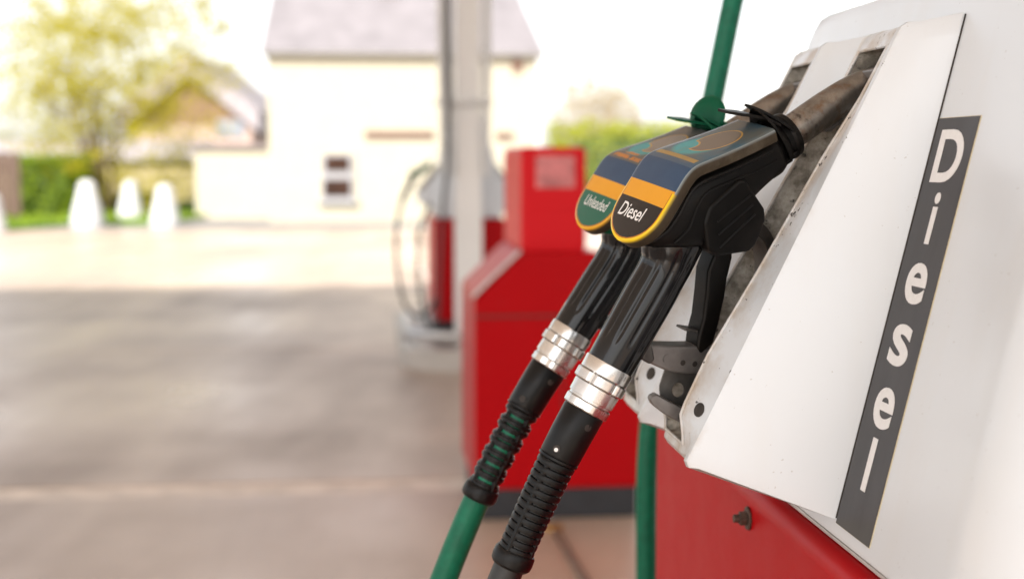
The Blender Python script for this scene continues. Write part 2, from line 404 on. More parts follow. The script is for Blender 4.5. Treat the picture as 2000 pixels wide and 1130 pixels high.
tag(leaves('grass_blades', M['leaf_hedge'], gp, .06), kind='stuff')
# ------------------------------------------------------------------ the near pump
PB = Vector((.64, 1.02, .0))                 # its base in the row frame
pump = empty('fuel_pump', pw(*PB), AL, 'white and red fuel pump filling the right side, with a vertical Diesel sticker', 'fuel pump')
FB, FS = .377, .24                            # leaning front panel: x = FB + FS * (z - H)
GB, GS = .3217, .49                           # front of the holsters, steeper
def Fx(z): return FB + FS * (z - H)
def Gx(z): return GB + GS * (z - H)
# upper body: leaning front, rounded near corner, rounded top far corner
def body_panel():
    zb, zt = H - .257, H + .128
    rows = []
    zs = [zb, zb + .004, zb + .1, zb + .2, zb + .3, zt - .035, zt - .022, zt - .011, zt - .003, zt]
    for z in zs:
        inset = 0 if z < zt - .03 else (.035 - math.sqrt(max(0, .035 ** 2 - (z - (zt - .035)) ** 2)))
        x0 = Fx(z) + (0.002 if z in (zb, zt) else 0); xb = 1.28 - x0
        pn, pf = .70, 1.292 - inset; r = .055; rf = .012
        ring = []
        for k in range(9):
            an = math.pi / 2 * k / 8
            ring.append((x0 + r - r * math.sin(an), pn + r - r * math.cos(an), z))
        for p in (.80, .9, 1.0, 1.1, 1.2): ring.append((x0, p, z))
        for k in range(5):
            an = math.pi / 2 * k / 4
            ring.append((x0 + rf - rf * math.cos(an), pf - rf + rf * math.sin(an), z))
        for k in range(5):
            an = math.pi / 2 * k / 4
            ring.append((xb - rf + rf * math.sin(an), pf - rf + rf * math.cos(an), z))
        for k in range(9):
            an = math.pi / 2 * k / 8
            ring.append((xb - r + r * math.cos(an), pn + r - r * math.sin(an), z))
        rows.append(ring)
    return MB().loft(rows)
ub = body_panel().build('upper_body', M['white'], pump, PB, sm=40)

# nozzle holsters
SEAM_N, RIDGE_N, RIM_N, RIM_F, RIDGE_F, SEAM_F = .931, .9575, .987, 1.047, 1.058, 1.088
def bulge(q): return lerp(q, [0, .06, .16, .3, .55, .76, .89, .96, 1], [.008, .007, .006, 0, -.006, -.013, -.012, .001, .004])
def hol_z(q): return H + .0945 - .308 * q
def seam_z(q): return H + .0985 - .3435 * q
SLOT0, SLOT1 = .045, .965
def holster(dp, name):
    top = MB(); qs = [0, .012, SLOT0] + list(np.linspace(SLOT0, SLOT1, 30)[1:-1]) + [SLOT1, .985, 1]
    A = []; B = []
    def rows(side):
        out = []
        for q in qs:
            z, zs = hol_z(q), seam_z(q); gx = Gx(z) ; bx = gx + bulge(q)
            er = .004 if q in (0, 1) else 0
            ch = .0035
            if side == 'n':
                out.append([(Fx(zs) + .004, SEAM_N, zs), (Fx(zs) - .002, SEAM_N + .0005, zs), (gx + .006 + er, RIDGE_N - .0022, z), (gx + er, RIDGE_N + .0008, z), (gx + er - .001, RIDGE_N + .005, z), (bx + .002 + er, RIM_N - .006, z), (bx + er, RIM_N - .001, z)])
            else:
                out.append([(bx + er, RIM_F, z), (bx + .002 + er, RIDGE_F - .002, z), (gx + .008 + er, RIDGE_F, z), (Fx(zs) - .002, SEAM_F, zs), (Fx(zs) + .004, SEAM_F, zs)])
        return out
    rn, rf = rows('n'), rows('f'); m = MB()
    m.loft(rn, cap=False, closed=False); m.loft(rf, cap=False, closed=False)
    # bars above and below the slot
    i0 = qs.index(SLOT0); i1 = qs.index(SLOT1)
    for rng_ in ((0, i0), (i1, len(qs) - 1)):
        rr = []
        for k in range(rng_[0], rng_[1] + 1):
            a, b = Vector(rn[k][-1]), Vector(rf[k][0]); rr.append([tuple(a.lerp(b, t)) for t in (0, .25, .5, .75, 1)])
        m.loft(rr, cap=False, closed=False)
    # top and bottom caps
    for k in (0, len(qs) - 1):
        ring = rn[k] + rf[k]; m.add(ring, [tuple(range(len(ring)))])
    m.v = [(x, p + dp, z) for x, p, z in m.v]
    o = m.build(name, M['white_worn'], pump, PB, sm=32)
    bm = bmesh.new(); bm.from_mesh(o.data); bmesh.ops.remove_doubles(bm, verts=bm.verts, dist=.0002); bmesh.ops.recalc_face_normals(bm, faces=bm.faces)
    bm.to_mesh(o.data); bm.free(); o.data.shade_smooth(); o.data.set_sharp_from_angle(angle=R(38))
    at_ = o.data.attributes.new('wear', 'FLOAT', 'POINT')
    for vtx in o.data.vertices:
        p = vtx.co.y + PB.y - dp; z = vtx.co.z
        w = lerp(p, [.931, .955, .958, .964, .975, .986, 1.06, 1.09], [.02, .06, .42, .30, .55, .95, .7, .1])
        if z < H - .19 and p > .956: w = max(w, .75)
        at_.data[vtx.index].value = w
    # screw hole in the near rim
    def strip(q, f):
        z = hol_z(q); gx = Gx(z); bx = gx + bulge(q)
        return Vector((gx - .001, RIDGE_N + .005 + dp, z)).lerp(Vector((bx + .002, RIM_N - .006 + dp, z)), f)
    qh = .875; ctr_h = strip(qh, .45); nh = (strip(qh + .03, .45) - strip(qh - .03, .45)).cross(strip(qh, .9) - strip(qh, .1)).normalized()
    if nh.x > 0: nh = -nh
    hb = MB(); hb.tube([ctr_h - nh * .004, ctr_h + nh * .0002, ctr_h + nh * .0004], [.0052, .0052, .0048], 20); hb.build('screw_hole', M['dark_gap'], o, PB)
    # grimy liner of the slot
    L = MB(); rr = []
    for q in [SLOT0 - .002] + list(np.linspace(SLOT0, SLOT1, 40)) + [SLOT1 + .002]:
        z = hol_z(q); bx = Gx(z) + bulge(q); end = q < SLOT0 or q > SLOT1
        d = .001 if end else lerp(q, [SLOT0, .09, .16, .3, .8, .93, SLOT1], [.03, .05, .06, .045, .04, .03, .006])
        wl = RIM_N - .001; wr = RIM_F
        rr.append([(bx + .0005, wl, z), (bx + d * .35, wl + .003, z), (bx + d * .8, wl + .006, z), (bx + d, wl + .014, z), (bx + d * 1.03, (wl + wr) / 2, z), (bx + d, wr - .014, z), (bx + d * .8, wr - .006, z), (bx + d * .35, wr - .003, z), (bx + .0005, wr, z)])
    L.loft(rr, cap=False, closed=False); L.v = [(x, p + dp, z) for x, p, z in L.v]
    ch = L.build('channel', M['channel'], o, PB, sm=50)
    lip = MB()
    for pp, sg in ((RIM_N - .0005, 1), (RIM_F - .0005, -1)):
        lip.tube([(Gx(hol_z(q)) + bulge(q) - .0004, pp + dp, hol_z(q)) for q in np.linspace(SLOT0, SLOT1, 40)], .0013, 6)
    for q in (SLOT0, SLOT1):
        lip.tube([(Gx(hol_z(q)) + bulge(q) - .0002, pp + dp, hol_z(q)) for pp in np.linspace(RIM_N, RIM_F, 5)], .0013, 6)
    lp = lip.build('slot_lip', M['white_worn'], o, PB)
    a2 = lp.data.attributes.new('wear', 'FLOAT', 'POINT'); a2.data.foreach_set('value', [.95] * len(lp.data.vertices))
    # flap behind the spout, switch hook and plate in the slot
    zc = hol_z(.13); fx = Gx(zc) + .012
    MB().prism([(fx, zc + .010), (fx + .02, zc + .016), (fx + .034, zc + .003), (fx + .03, zc - .002), (fx + .016, zc + .008), (fx + .002, zc + .004)], RIM_N + .008 + dp, RIM_F - .008 + dp).build('spout_flap', M['grey_plastic'], o, PB, bevel=.0015)
    hk = MB(); pth = [(.2065, H - .1735), (.2075, H - .1765), (.216, H - .182), (.232, H - .190), (.244, H - .197)]
    pl = [(x - .002, z + .0035) for x, z in pth] + [(x - .0025, z - .0045) for x, z in reversed(pth)]
    pl = [(.2045, H - .1715), (.2085, H - .170), (.218, H - .1755), (.236, H - .184), (.25, H - .196), (.246, H - .203), (.230, H - .1935), (.213, H - .184), (.2055, H - .178), (.2035, H - .174)]
    hk.prism(pl, 1.008 + dp, 1.021 + dp); ho = hk.build('switch_hook', M['grey_plastic'], o, PB, bevel=.002)
    MB().tube([(.2268, 1.0065 + dp, H - .1865), (.2268, 1.0225 + dp, H - .1865)], .0032, 14).build('pivot_pin', M['dark_metal'], o, PB)
    pt = MB(); oy, iy = [], []
    for k in range(24):
        an = 2 * math.pi * k / 24; oy.append((.2275 + .0045 * math.cos(an), H - .1695 + .0055 * math.sin(an)))
    outer = [(.2135, H - .167), (.219, H - .150), (.232, H - .138), (.246, H - .134), (.252, H - .150), (.247, H - .176), (.238, H - .190), (.224, H - .186), (.215, H - .180)]
    # plate with a round hole: bridge hole ring to an outline of 24 points
    ctr = np.array([.2275, H - .1695]); ow = []
    for k in range(24):
        an = 2 * math.pi * k / 24; d = np.array([math.cos(an), math.sin(an)]); best = .03
        for i in range(len(outer)):
            p, q = np.array(outer[i]), np.array(outer[(i + 1) % len(outer)]); mt = np.array([d, p - q]).T
            if abs(np.linalg.det(mt)) > 1e-9:
                s_, t_ = np.linalg.solve(mt, p - ctr)
                if s_ > 0 and 0 <= t_ <= 1: best = min(best, s_) if best != .03 else s_
        ow.append(tuple(ctr + d * best))
    V = []; 
    for y in (1.024 + dp, 1.027 + dp): V += [(x, y, z) for x, z in oy] + [(x, y, z) for x, z in ow]
    Fc = []
    for k in range(24):
        j = (k + 1) % 24
        Fc += [(k, j, 24 + j, 24 + k), (48 + k, 72 + k, 72 + j, 48 + j), (k, 48 + k, 48 + j, j), (24 + k, 24 + j, 72 + j, 72 + k)]
    pt.add(V, Fc); pt.build('switch_plate', M['dark_metal'], o, PB, sm=30)
    # dark seam between the holster and the panel
    return o
SP = .172                                     # distance between the two nozzles
h1 = holster(0, 'nozzle_holster'); h2 = holster(SP, 'nozzle_holster')
for dp in (0, SP):
    m = MB(); pts = [(Fx(seam_z(q)) - .0006, SEAM_N - .0012 + dp, seam_z(q)) for q in np.linspace(.004, .998, 20)]
    m.tube(pts, .00055, 6); m.build('seam', M['dark_gap'], pump, PB)

# vertical sticker with six separate letters
def on_F(p, z, lift): return (Fx(z) - lift * .972, p, z - lift * -.233 * 0)
def quadplate(name, mat, p0, p1, z0, z1, lift, parent, th=.0006):
    V = []
    for l in (lift - th, lift):
        for p, z in ((p0, z0), (p1, z0), (p1, z1), (p0, z1)): V.append((Fx(z) - l, p, z))
    return MB().add(V, [(0, 1, 2, 3), (4, 7, 6, 5), (0, 4, 5, 1), (1, 5, 6, 2), (2, 6, 7, 3), (3, 7, 4, 0)]).build(name, mat, parent, PB, sm=0)
quadplate('sticker_border', M['vinyl_edge'],   .8630, .9280, H - .2473, H + .0279, .0006, pump)
stk = quadplate('sticker', M['vinyl'], .8635, .9275, H - .2469, H + .0275, .0010, pump)
def text_mesh(txt, size, bold=0.0, shear=0.0, sx=1.0):
    cu = bpy.data.curves.new('t', 'FONT'); cu.body = txt; cu.size = size; cu.align_x = 'CENTER'; cu.align_y = 'CENTER'; cu.offset = bold; cu.shear = shear; cu.extrude = .00015; cu.resolution_u = 6
    ob = bpy.data.objects.new('t', cu); COL.objects.link(ob); bpy.context.view_layer.update()
    me = bpy.data.meshes.new_from_object(ob.evaluated_get(bpy.context.evaluated_depsgraph_get())); bpy.data.objects.remove(ob); bpy.data.curves.remove(cu)
    xs_ = [v.co.x for v in me.vertices]; ys_ = [v.co.y for v in me.vertices]
    cx, cy = (min(xs_) + max(xs_)) / 2, (min(ys_) + max(ys_)) / 2
    for v in me.vertices: v.co.x = (v.co.x - cx) * sx; v.co.y -= cy
    return me, (max(xs_) - min(xs_)) * sx, max(ys_) - min(ys_)
ln = math.hypot(1, FS)
for chx, zc, hgt, wid in (('D', H + .0025, .0355, .042), ('i', H - .0380, .0345, .0085), ('e', H - .0805, .0275, .033), ('s', H - .1210, .0280, .032), ('e', H - .1625, .0275, .033), ('l', H - .2000, .0360, .0085)):
    me, w0, h0 = text_mesh(chx, .05, .0011)
    me.name = 'letter'
    for v in me.vertices:
        a, b, l = v.co.x * wid / w0, v.co.y * hgt / h0, v.co.z
        z = zc + b / ln; v.co = Vector((Fx(z) - .00125 - l, .8955 - a, z)) - PB      # letters read with their right side towards the viewer
    o = bpy.data.objects.new('letter', me); COL.objects.link(o); me.materials.append(M['letter']); o.parent = stk

# red cabinet below, trim, gap and bolt
RX = .314
def cabinet():
    zt = H - .270; r = .016; m = MB(); rows = []
    prof = [(RX, .02)] + [(RX, zt - .3), (RX, zt - .1)] + [(RX + r - r * math.cos(a), zt - r + r * math.sin(a)) for a in np.linspace(0, math.pi / 2, 7)]
    prof += [(RX + .05, zt + .001)]
    full = prof + [(1.28 - x, z) for x, z in reversed(prof)]
    m.prism(full, .70, 1.52); return m
cb = cabinet().build('red_cabinet', M['red'], pump, PB, sm=40, bevel=.004)
MB().box(.335, .945, .73, 1.275, H - .275, H - .2565).build('gap_core', M['dark_gap'], pump, PB)
tr = MB(); tr.prism([(.3275, H - .2692), (.3275, H - .2665), (.336, H - .2640), (.336, H - .2692)], .71, 1.285); tr.build('trim_strip', M['seal'], pump, PB, bevel=.0006)
bz, bp = H - .297, 1.137
bt = MB(); bt.tube([(RX - .0002, bp, bz), (RX - .0025, bp, bz)], .0098, 20); bto = bt.build('bolt', M['bolt'], pump, PB, bevel=.0005)
MB().tube([(RX - .0022, bp, bz), (RX - .0085, bp, bz)], .0062, 6).build('nut', M['bolt'], bto, PB, bevel=.0006, seg=2)
MB().tube([(RX - .0084, bp, bz), (RX - .0135, bp, bz)], .0036, 12).build('thread_end', M['bolt'], bto, PB, bevel=.0006)
MB().box(.345, .935, .72, 1.46, 0.0, .021).build('plinth', M['plinth_black'], pump, PB)
# mast that carries the hanging hose
MB().box(.60, .68, 1.38, 1.46, H - .27, 2.9).build('mast', M['white'], pump, PB, bevel=.006)
MB().box(.60, .68, 1.46, 1.80, 2.80, 2.88).build('mast_arm', M['white'], pump, PB, bevel=.006)

# ------------------------------------------------------------------ nozzles, drawn in millimetres: x along the spout, y across (near side negative), z up off the cover
ES = Vector((0.80291259, 0.30027759, 0.5149415)); AV = Vector((0.43905158, -0.88220464, -0.17014312)); ET = Vector((-0.40319362, -0.36269593, 0.84017056))
S0 = Vector((0.25916939, 1.05354188, 1.36433824))
def nozzle(kind, shift, label, hose_mat, body_mat, guard_mat):
    root = empty('fuel_nozzle', (0, 0, 0), 0, label, 'fuel nozzle')
    org = S0 + PD * shift
    root.matrix_world = Matrix(((ES.x, -AV.x, ET.x, org.x), (ES.y, -AV.y, ET.y, org.y), (ES.z, -AV.z, ET.z, org.z), (0, 0, 0, 1)))
    def B(m, name, mat, parent=None, **k): return m.build(name, mat, parent or root, scale=.001, **k)
    # --- printed cover following a bent centre line
    line = smooth([(-231, -1.5), (-213, 8.8), (-194, 19.2), (-180, 26.6), (-170, 28.6), (-158, 26.4), (-142, 22.6), (-120, 18), (-100, 14.5)], 10)
    arc = [0]
    for i in range(1, len(line)): arc.append(arc[-1] + math.dist(line[i], line[i - 1]))
    bend_i = max(range(len(line)), key=lambda i: line[i][1]); v0 = arc[bend_i] - 1.5
    # finer stations near the nose
    st_arc = sorted(set([0, .25, .7, 1.4, 2.4, 3.8, 5.5, 7.5, 10, 13, 16.5, 20, 24] + list(np.linspace(28, arc[-1], 34))))
    L = arc[-1]; me_v, me_f, uv, uv2 = [], [], [], []
    def hw(a): 
        base = lerp(a, [0, 30, 62, 90, L], [29.5, 30.5, 30, 28.5, 24])
        return base * (math.sqrt(max(0, 1 - ((26 - a) / 26) ** 2)) if a < 26 else 1) if a > 0 else .6
    NW = 15; sec = []
    outline = []
    for a in st_arc:
        x = lerp(a, arc, [p[0] for p in line]); z = lerp(a, arc, [p[1] for p in line])
        x2 = lerp(min(a + 2, L), arc, [p[0] for p in line]); z2 = lerp(min(a + 2, L), arc, [p[1] for p in line])
        x1 = lerp(max(a - 2, 0), arc, [p[0] for p in line]); z1 = lerp(max(a - 2, 0), arc, [p[1] for p in line])
        t = Vector((x2 - x1, z2 - z1)).normalized(); nrm = Vector((-t.y, t.x))
        w = max(hw(a), .6); sec.append((a, Vector((x, z)), nrm, w)); outline.append((a, w))
    def edge_dist(a, y):
        return min(math.hypot((a - b), (abs(y) - c)) for b, c in outline)
    rr = 2.6
    for a, c, nrm, w in sec:
        row = []; k = min(1, w / 6)
        prof = [(-1, -9.0, 1), (-1, -7, 1), (-1, -rr, 1)]
        prof2 = []
        for ang in (30, 60): prof2.append((-1, ang))
        pts = [(-w + .5, -9.0, 1), (-w - .3, -7.5, 1), (-w, -rr, 1)]
        for ang in (35, 65): pts.append((-w + rr * k * (1 - math.cos(R(ang))), -rr + rr * math.sin(R(ang)), 0 if ang > 40 else .6))
        for j in range(NW):
            y = (-1 + 2 * j / (NW - 1)) * (w - rr * k); pts.append((y, .9 * (1 - (y / 30) ** 2) - .2, 0))
        full = pts + [(-y, h, s) for y, h, s in reversed(pts[:5])]
        for y, h, s in full:
            p = c + nrm * h; me_v.append((p.x / 1000, y / 1000, p.y / 1000)); uv.append((-y / 100, (v0 - a) / 100)); uv2.append((edge_dist(a, y) / 100, s))
    n = len(me_v) // len(sec)
    for i in range(len(sec) - 1):
        for j in range(n - 1): me_f.append((i * n + j, (i + 1) * n + j, (i + 1) * n + j + 1, i * n + j + 1))
    me_f.append(tuple(range((len(sec) - 1) * n, len(sec) * n))); me_f.append(tuple(range(n)))
    me = bpy.data.meshes.new('cover'); me.from_pydata(me_v, [], me_f)
    for nm, dat in (('print', uv), ('rim', uv2)):
        lay = me.uv_layers.new(name=nm)
        for lp in me.loops: lay.data[lp.index].uv = dat[lp.vertex_index]
    bm = bmesh.new(); bm.from_mesh(me); bmesh.ops.recalc_face_normals(bm, faces=bm.faces); bm.to_mesh(me); bm.free()
    me.materials.append(M['label_' + kind]); me.shade_smooth(); me.set_sharp_from_angle(angle=R(50))
    cov = bpy.data.objects.new('cover', me); COL.objects.link(cov); cov.parent = root
    # lettering on the lower face
    a0, a1 = 3.0, 30.0
    p0 = Vector((lerp(a0, arc, [p[0] for p in line]), 0, lerp(a0, arc, [p[1] for p in line]))); p1 = Vector((lerp(a1, arc, [p[0] for p in line]), 0, lerp(a1, arc, [p[1] for p in line])))
    upv = (p1 - p0).normalized(); nv = Vector((-upv.z, 0, upv.x)); 
    tm, tw, th_ = text_mesh(kind, .05, .0004 if kind == 'Diesel' else 0.0, .12)
    wd, hg, ac_ = (31, 10.5, v0 - 44.5) if kind == 'Diesel' else (35, 9.5, v0 - 43)
    cpos = Vector((lerp(ac_, arc, [p[0] for p in line]), 0, lerp(ac_, arc, [p[1] for p in line])))
    tm.name = 'lettering'
    for v in tm.vertices:
        x, y, zz = v.co.x * wd / tw, v.co.y * hg / th_, v.co.z
        yy = -(x) + (3.5 if kind == 'Diesel' else -.5)
        q = cpos + upv * y + nv * (.9 * (1 - (yy / 30) ** 2) - .2 + .14 + zz * 100); v.co = Vector((q.x, yy, q.z)) / 1000
    to = bpy.data.objects.new('lettering', tm); COL.objects.link(to); tm.materials.append(M['letter']); to.parent = cov
    # --- casing under the cover
    stations = [(-226, 1.5, -3.5, 7), (-222, 3, -8.5, 15), (-215, 5, -14, 22), (-205, 8, -20, 26), (-192, 13, -29, 28), (-178, 18, -35, 28.6), (-163, 18, -36, 28.6), (-148, 15, -29, 28), (-132, 12, -23.5, 27), (-116, 9, -21, 25.5), (-103, 7.5, -20.5, 23.5), (-100, 6, -19, 22)]
    sm_ = smooth(stations, 3); m = MB(); rings = []
    for s_, zt, zb, w in sm_:
        ring = []
        for k in range(40):
            an = 2 * math.pi * k / 40; c_, s2 = math.cos(an), math.sin(an); e = .52
            ring.append((s_, w * math.copysign(abs(c_) ** e, c_), (zt + zb) / 2 + (zt - zb) / 2 * math.copysign(abs(s2) ** e, s2)))
        rings.append(ring)
    m.loft(rings); bd = B(m, 'casing', body_mat, sm=60)
    for sgn in (-1, 1):
        m = MB(); pts = smooth([(-224, -6), (-208, -3), (-196, 3), (-181, 12.5), (-170, 14.8), (-156, 12), (-130, 6.5), (-108, 2.5)], 5)
        m.tube([(x, sgn * lerp(x, [-226, -222, -215, -205, -192, -148, -103], [9, 16, 22.5, 26.3, 28.4, 28.2, 24]), z) for x, z in pts], 1.5, 8); B(m, 'moulded_rib', body_mat, bd)
        m = MB(); pts = smooth([(-205, -13), (-192, -9), (-180, 1), (-168, 6), (-150, 3), (-126, -3), (-108, -6)], 5)
        m.tube([(x, sgn * lerp(x, [-226, -222, -215, -205, -192, -148, -103], [9, 16, 22.5, 26.3, 28.4, 28.2, 24]), z) for x, z in pts], 1.0, 8); B(m, 'moulded_rib', body_mat, bd)
    # trigger housing
    hp = [(-181, -12), (-172, -3), (-143, 1), (-138.5, -2), (-133, -30), (-136, -38), (-150, -50), (-157, -51), (-182, -39), (-186, -30)]
    m = MB(); m.prism(hp, -30.5, 30.5); hs_ = B(m, 'trigger_housing', body_mat, bevel=.003)
    for sgn in (-1, 1):
        for k in range(3):
            d = k * 9.5; m = MB(); m.tube([(-177 + d * .3, sgn * 30.6, -30 + d * .95 - 4), (-142 + d * .1, sgn * 30.6, -18 + d * .75 - 10)], .9, 6); B(m, 'ridge', body_mat, hs_)
    # collar, splash guard and spout
    m = MB(); m.tube([(-106, 0, -6.5), (-100, 0, -6.5), (-96, 0, -6.5), (-94, 0, -6.5), (-84, 0, -7), (-82, 0, -7), (-78, 0, -7.2), (-76, 0, -7.2)], [21, 21, 19.5, 17, 16.5, 17.8, 17.2, 14], 28); cl = B(m, 'collar', body_mat, sm=30)
    for k in range(5):
        an = R(-150 + 55 * k); m = MB(); c_ = Vector((-88, 16.8 * math.cos(an), -7 + 16.8 * math.sin(an))); m.box(c_.x - 5, c_.x + 3, c_.y - 2, c_.y + 2, c_.z - 2, c_.z + 2); B(m, 'lug', body_mat, cl, bevel=.0008)
    flap = MB(); rows = []
    for x, z, w in smooth([(-120, 36, 7), (-112, 30, 11), (-103, 23.5, 14), (-96, 17, 15), (-91, 10, 17)], 4):
        rows.append([(x, -w, z), (x, w, z), (x + .8, w, z + 1.9), (x + .8, -w, z + 1.9)])
    flap.loft(rows); B(flap, 'splash_flap', guard_mat, sm=50)
    # upright torn lip curling round the collar
    lip = MB(); rows = []
    for k, an in enumerate(np.linspace(R(35), R(205), 20)):
        r0 = 17.0; ex = 5 + 14 * math.exp(-((math.degrees(an) - 105) / 32) ** 2); cy, cz = math.cos(an), math.sin(an)
        lean = -4 - .35 * ex
        rows.append([(-90, r0 * cy, -7 + r0 * cz), (-88, r0 * cy, -7 + r0 * cz), (-88 + lean, (r0 + ex) * cy, -7 + (r0 + ex) * cz), (-90 + lean, (r0 + ex) * cy, -7 + (r0 + ex) * cz)])
    lip.loft(rows); B(lip, 'splash_lip', guard_mat, sm=50)
    fin = MB(); rows = []
    for x, z, w in smooth([(-102, 31, 3), (-98, 26, 9), (-92, 17, 13), (-86, 7, 16), (-83, 1, 17)], 3):
        rows.append([(x, -w, z), (x, w * .6, z), (x + 1.6, w * .6, z + .6), (x + 1.6, -w, z + .6)])
    fin.loft(rows); B(fin, 'splash_fin', guard_mat, sm=50)
    if kind == 'Unleaded':
        m = MB(); c0 = Vector((-84, 8, 17)); ax = Vector((-.62, -.35, .70)).normalized()
        m.tube([c0 - ax * 4, c0 - ax * 2, c0, c0 + ax * 2.5, c0 + ax * 4], [4, 15, 17.5, 16.0, 7], 28); B(m, 'splash_disc', guard_mat, sm=60)
    sp_pts = smooth([(-84, 0, -7.3), (-60, 0, -7.0), (-40, 0, -6.9), (-22, 0, -7.8), (-8, 0, -9.6), (6, 0, -12.6), (22, 0, -17)], 5)
    m = MB(); m.tube(sp_pts, [12.6 if p[0] < 0 else 12.0 for p in sp_pts], 28); sp = B(m, 'spout', M['spout'], sm=60)
    m = MB(); m.tube([(-50, 0, -20.5), (-44, 0, -22), (-36, 0, -21.5), (-30, 0, -20)], [1.5, 3, 2.6, 1.2], 10); B(m, 'spout_catch', M['grey_plastic'], sp)
    # --- grip with moulded flutes
    ax = smooth([(-186, -16, 24), (-196, -27, 22), (-204, -36, 19.2), (-212, -42, 18.0), (-228, -51.5, 18.3), (-248, -63, 18.0), (-264, -72.3, 17.6), (-276, -79.3, 17.2)], 5)
    hang = .092 if kind == 'Unleaded' else 0.0          # the rear hose is pulled further out
    ax = [(x, z + hang * max(0, -x - 222), r) for x, z, r in ax]
    nst = len(ax)
    def flute(i, an):
        f = i / (nst - 1); env = min(1, max(0, (f - .14) / .15)) * min(1, max(0, (.86 - f) / .08)); c_ = math.cos(11 * an)
        return -1.15 * env * max(0, c_) ** 2.0
    m = MB(); m.tube([(x, 0, z) for x, z, r in ax], [r for x, z, r in ax], 132, flute=flute); B(m, 'grip', M['grip'], sm=70)
    # --- couplings and hose along one axis
    hose_axis = smooth([(-276, -79.3), (-292, -88.7), (-309, -98.6), (-325, -108.2), (-342, -119), (-372, -140), (-406, -165.5), (-424, -180), (-452, -204.5), (-486, -236), (-525, -275)], 14)
    hose_axis = [(x, z + hang * max(0, -x - 222)) for x, z in hose_axis]
    ha = [0]
    for i in range(1, len(hose_axis)): ha.append(ha[-1] + math.dist(hose_axis[i], hose_axis[i - 1]))
    hx, hz = [p[0] for p in hose_axis], [p[1] for p in hose_axis]
    def along(l): return (lerp(l, ha, hx), 0, lerp(l, ha, hz))
    def lathe(name, prof, mat, parent=None, n=40, fl=None, sm=30):
        m = MB(); m.tube([along(l) for l, r in prof], [r for l, r in prof], n, flute=fl); return B(m, name, mat, parent, sm=sm)
    hexf = lambda i, an: -(1 - math.cos(((an + .2) % (math.pi / 3)) - math.pi / 6)) * 17 + .8
    lathe('ferrule', [(-1, 17.2), (0, 18), (.8, 18.3), (9.2, 18.2), (10, 17.6), (10, 15)], M['alu'])
    cn = lathe('coupling_nut', [(10.1, 15), (10.1, 18.4), (10.8, 19.2), (17.2, 19.2), (18, 18.4), (18, 15)], M['alu'], n=72, fl=lambda i, an: -1.9 * max(0, math.cos(6 * an + .5)) ** 8 if i in (1, 2, 3, 4) else 0)
    lathe('swivel', [(18.1, 14), (18.1, 16.6), (18.8, 17.3), (28, 17.2), (28.3, 16.2), (30, 16.2), (30.2, 14)], M['alu'])
    lathe('hex_nut', [(30.2, 13), (30.2, 15.9), (31, 16.6), (36.2, 16.6), (37, 15.9), (37, 13)], M['alu'], n=48, fl=lambda i, an: hexf(i, an) if 0 < i < 5 else 0, sm=25)
    slv = lathe('hose_sleeve', [(37.1, 12), (37.1, 15.0), (38, 15.5), (56, 15.2), (74, 14.8), (75, 14.2), (75.4, 15.0), (77, 15.0), (77.6, 13.6), (79, 13.0)], M['black_rubber'])
    # vent hole in the sleeve
    for l, ang in ((69, -2.25), (46, -3.1)):
        c_ = Vector(along(l)); t_ = (Vector(along(l + 1)) - Vector(along(l - 1))).normalized(); side = Vector((0, math.cos(ang), 0)) + t_.cross(Vector((0, 1, 0))) * math.sin(ang); side.normalize()
        m = MB(); m.tube([c_ + side * 13.5, c_ + side * 15.25, c_ + side * 15.35], [2.7, 2.7, 2.3], 16); vh = B(m, 'vent_hole', M['dark_gap'], slv)
        if l == 69 and kind == 'Diesel': m = MB(); m.tube([c_ + side * 14 + t_ * .7, c_ + side * 15.45 + t_ * .7], 1.5, 12); B(m, 'vent_bright_spot', M['letter'], slv)  # white disc stands in for bright background showing through the hole
    # bend restrictor: separate ribs with slots between them, hose showing through
    nrib = 15 if kind == 'Unleaded' else 13; l0, l1 = 80.5, 147; tk = 1.0 if kind == 'Unleaded' else 1.22
    for k in range(nrib):
        lc = l0 + (l1 - l0) * k / (nrib - 1); rr_ = lerp(k, [0, nrib - 1], [14.2, 13.2])
        if kind == 'Unleaded' and k % 3 == 1:
            lathe('rib', [(lc - 3.4, 11), (lc - 3.3, 12.4), (lc - 1.3, 12.4), (lc - 1.25, 11)], M['black_rubber'], slv, n=32); lathe('rib', [(lc + 1.25, 11), (lc + 1.3, 12.4), (lc + 3.3, 12.4), (lc + 3.4, 11)], M['black_rubber'], slv, n=32); continue
        lathe('rib', [(lc - 2.05 * tk, rr_ - 2.4), (lc - 1.7 * tk, rr_ - .3), (lc - 1.0 * tk, rr_), (lc + 1.0 * tk, rr_), (lc + 1.7 * tk, rr_ - .3), (lc + 2.05 * tk, rr_ - 2.4)], M['black_rubber'], slv, n=32, sm=40)
    for q in range(4):                          # four splines join the ribs
        an = R((83 if kind == 'Unleaded' else 60) + 90 * q); m = MB(); pts = []
        for l in np.linspace(78, 150, 16):
            c_ = Vector(along(l)); t_ = (Vector(along(l + 1)) - Vector(along(l - 1))).normalized(); side = Vector((0, math.cos(an), 0)) + t_.cross(Vector((0, 1, 0))) * math.sin(an); pts.append(c_ + side * 11.4)
        m.tube(pts, 2.4, 8); B(m, 'spline', M['black_rubber'], slv)
    lathe('end_ring', [(148, 11.5), (148.3, 14.0), (150, 15.0), (155, 15.3), (158.5, 14.8), (160.5, 13.2), (161, 11.2)], M['black_rubber'], slv)
    # hose: sweeps down, loops near the ground and returns to the cabinet
    loc = [Vector(along(l)) for l in (60, 100, 140, 165, 190, 220, 250, 275)]
    MWi = root.matrix_world.inverted()
    tip_w = root.matrix_world @ (Vector(along(ha[-1])) / 1000)
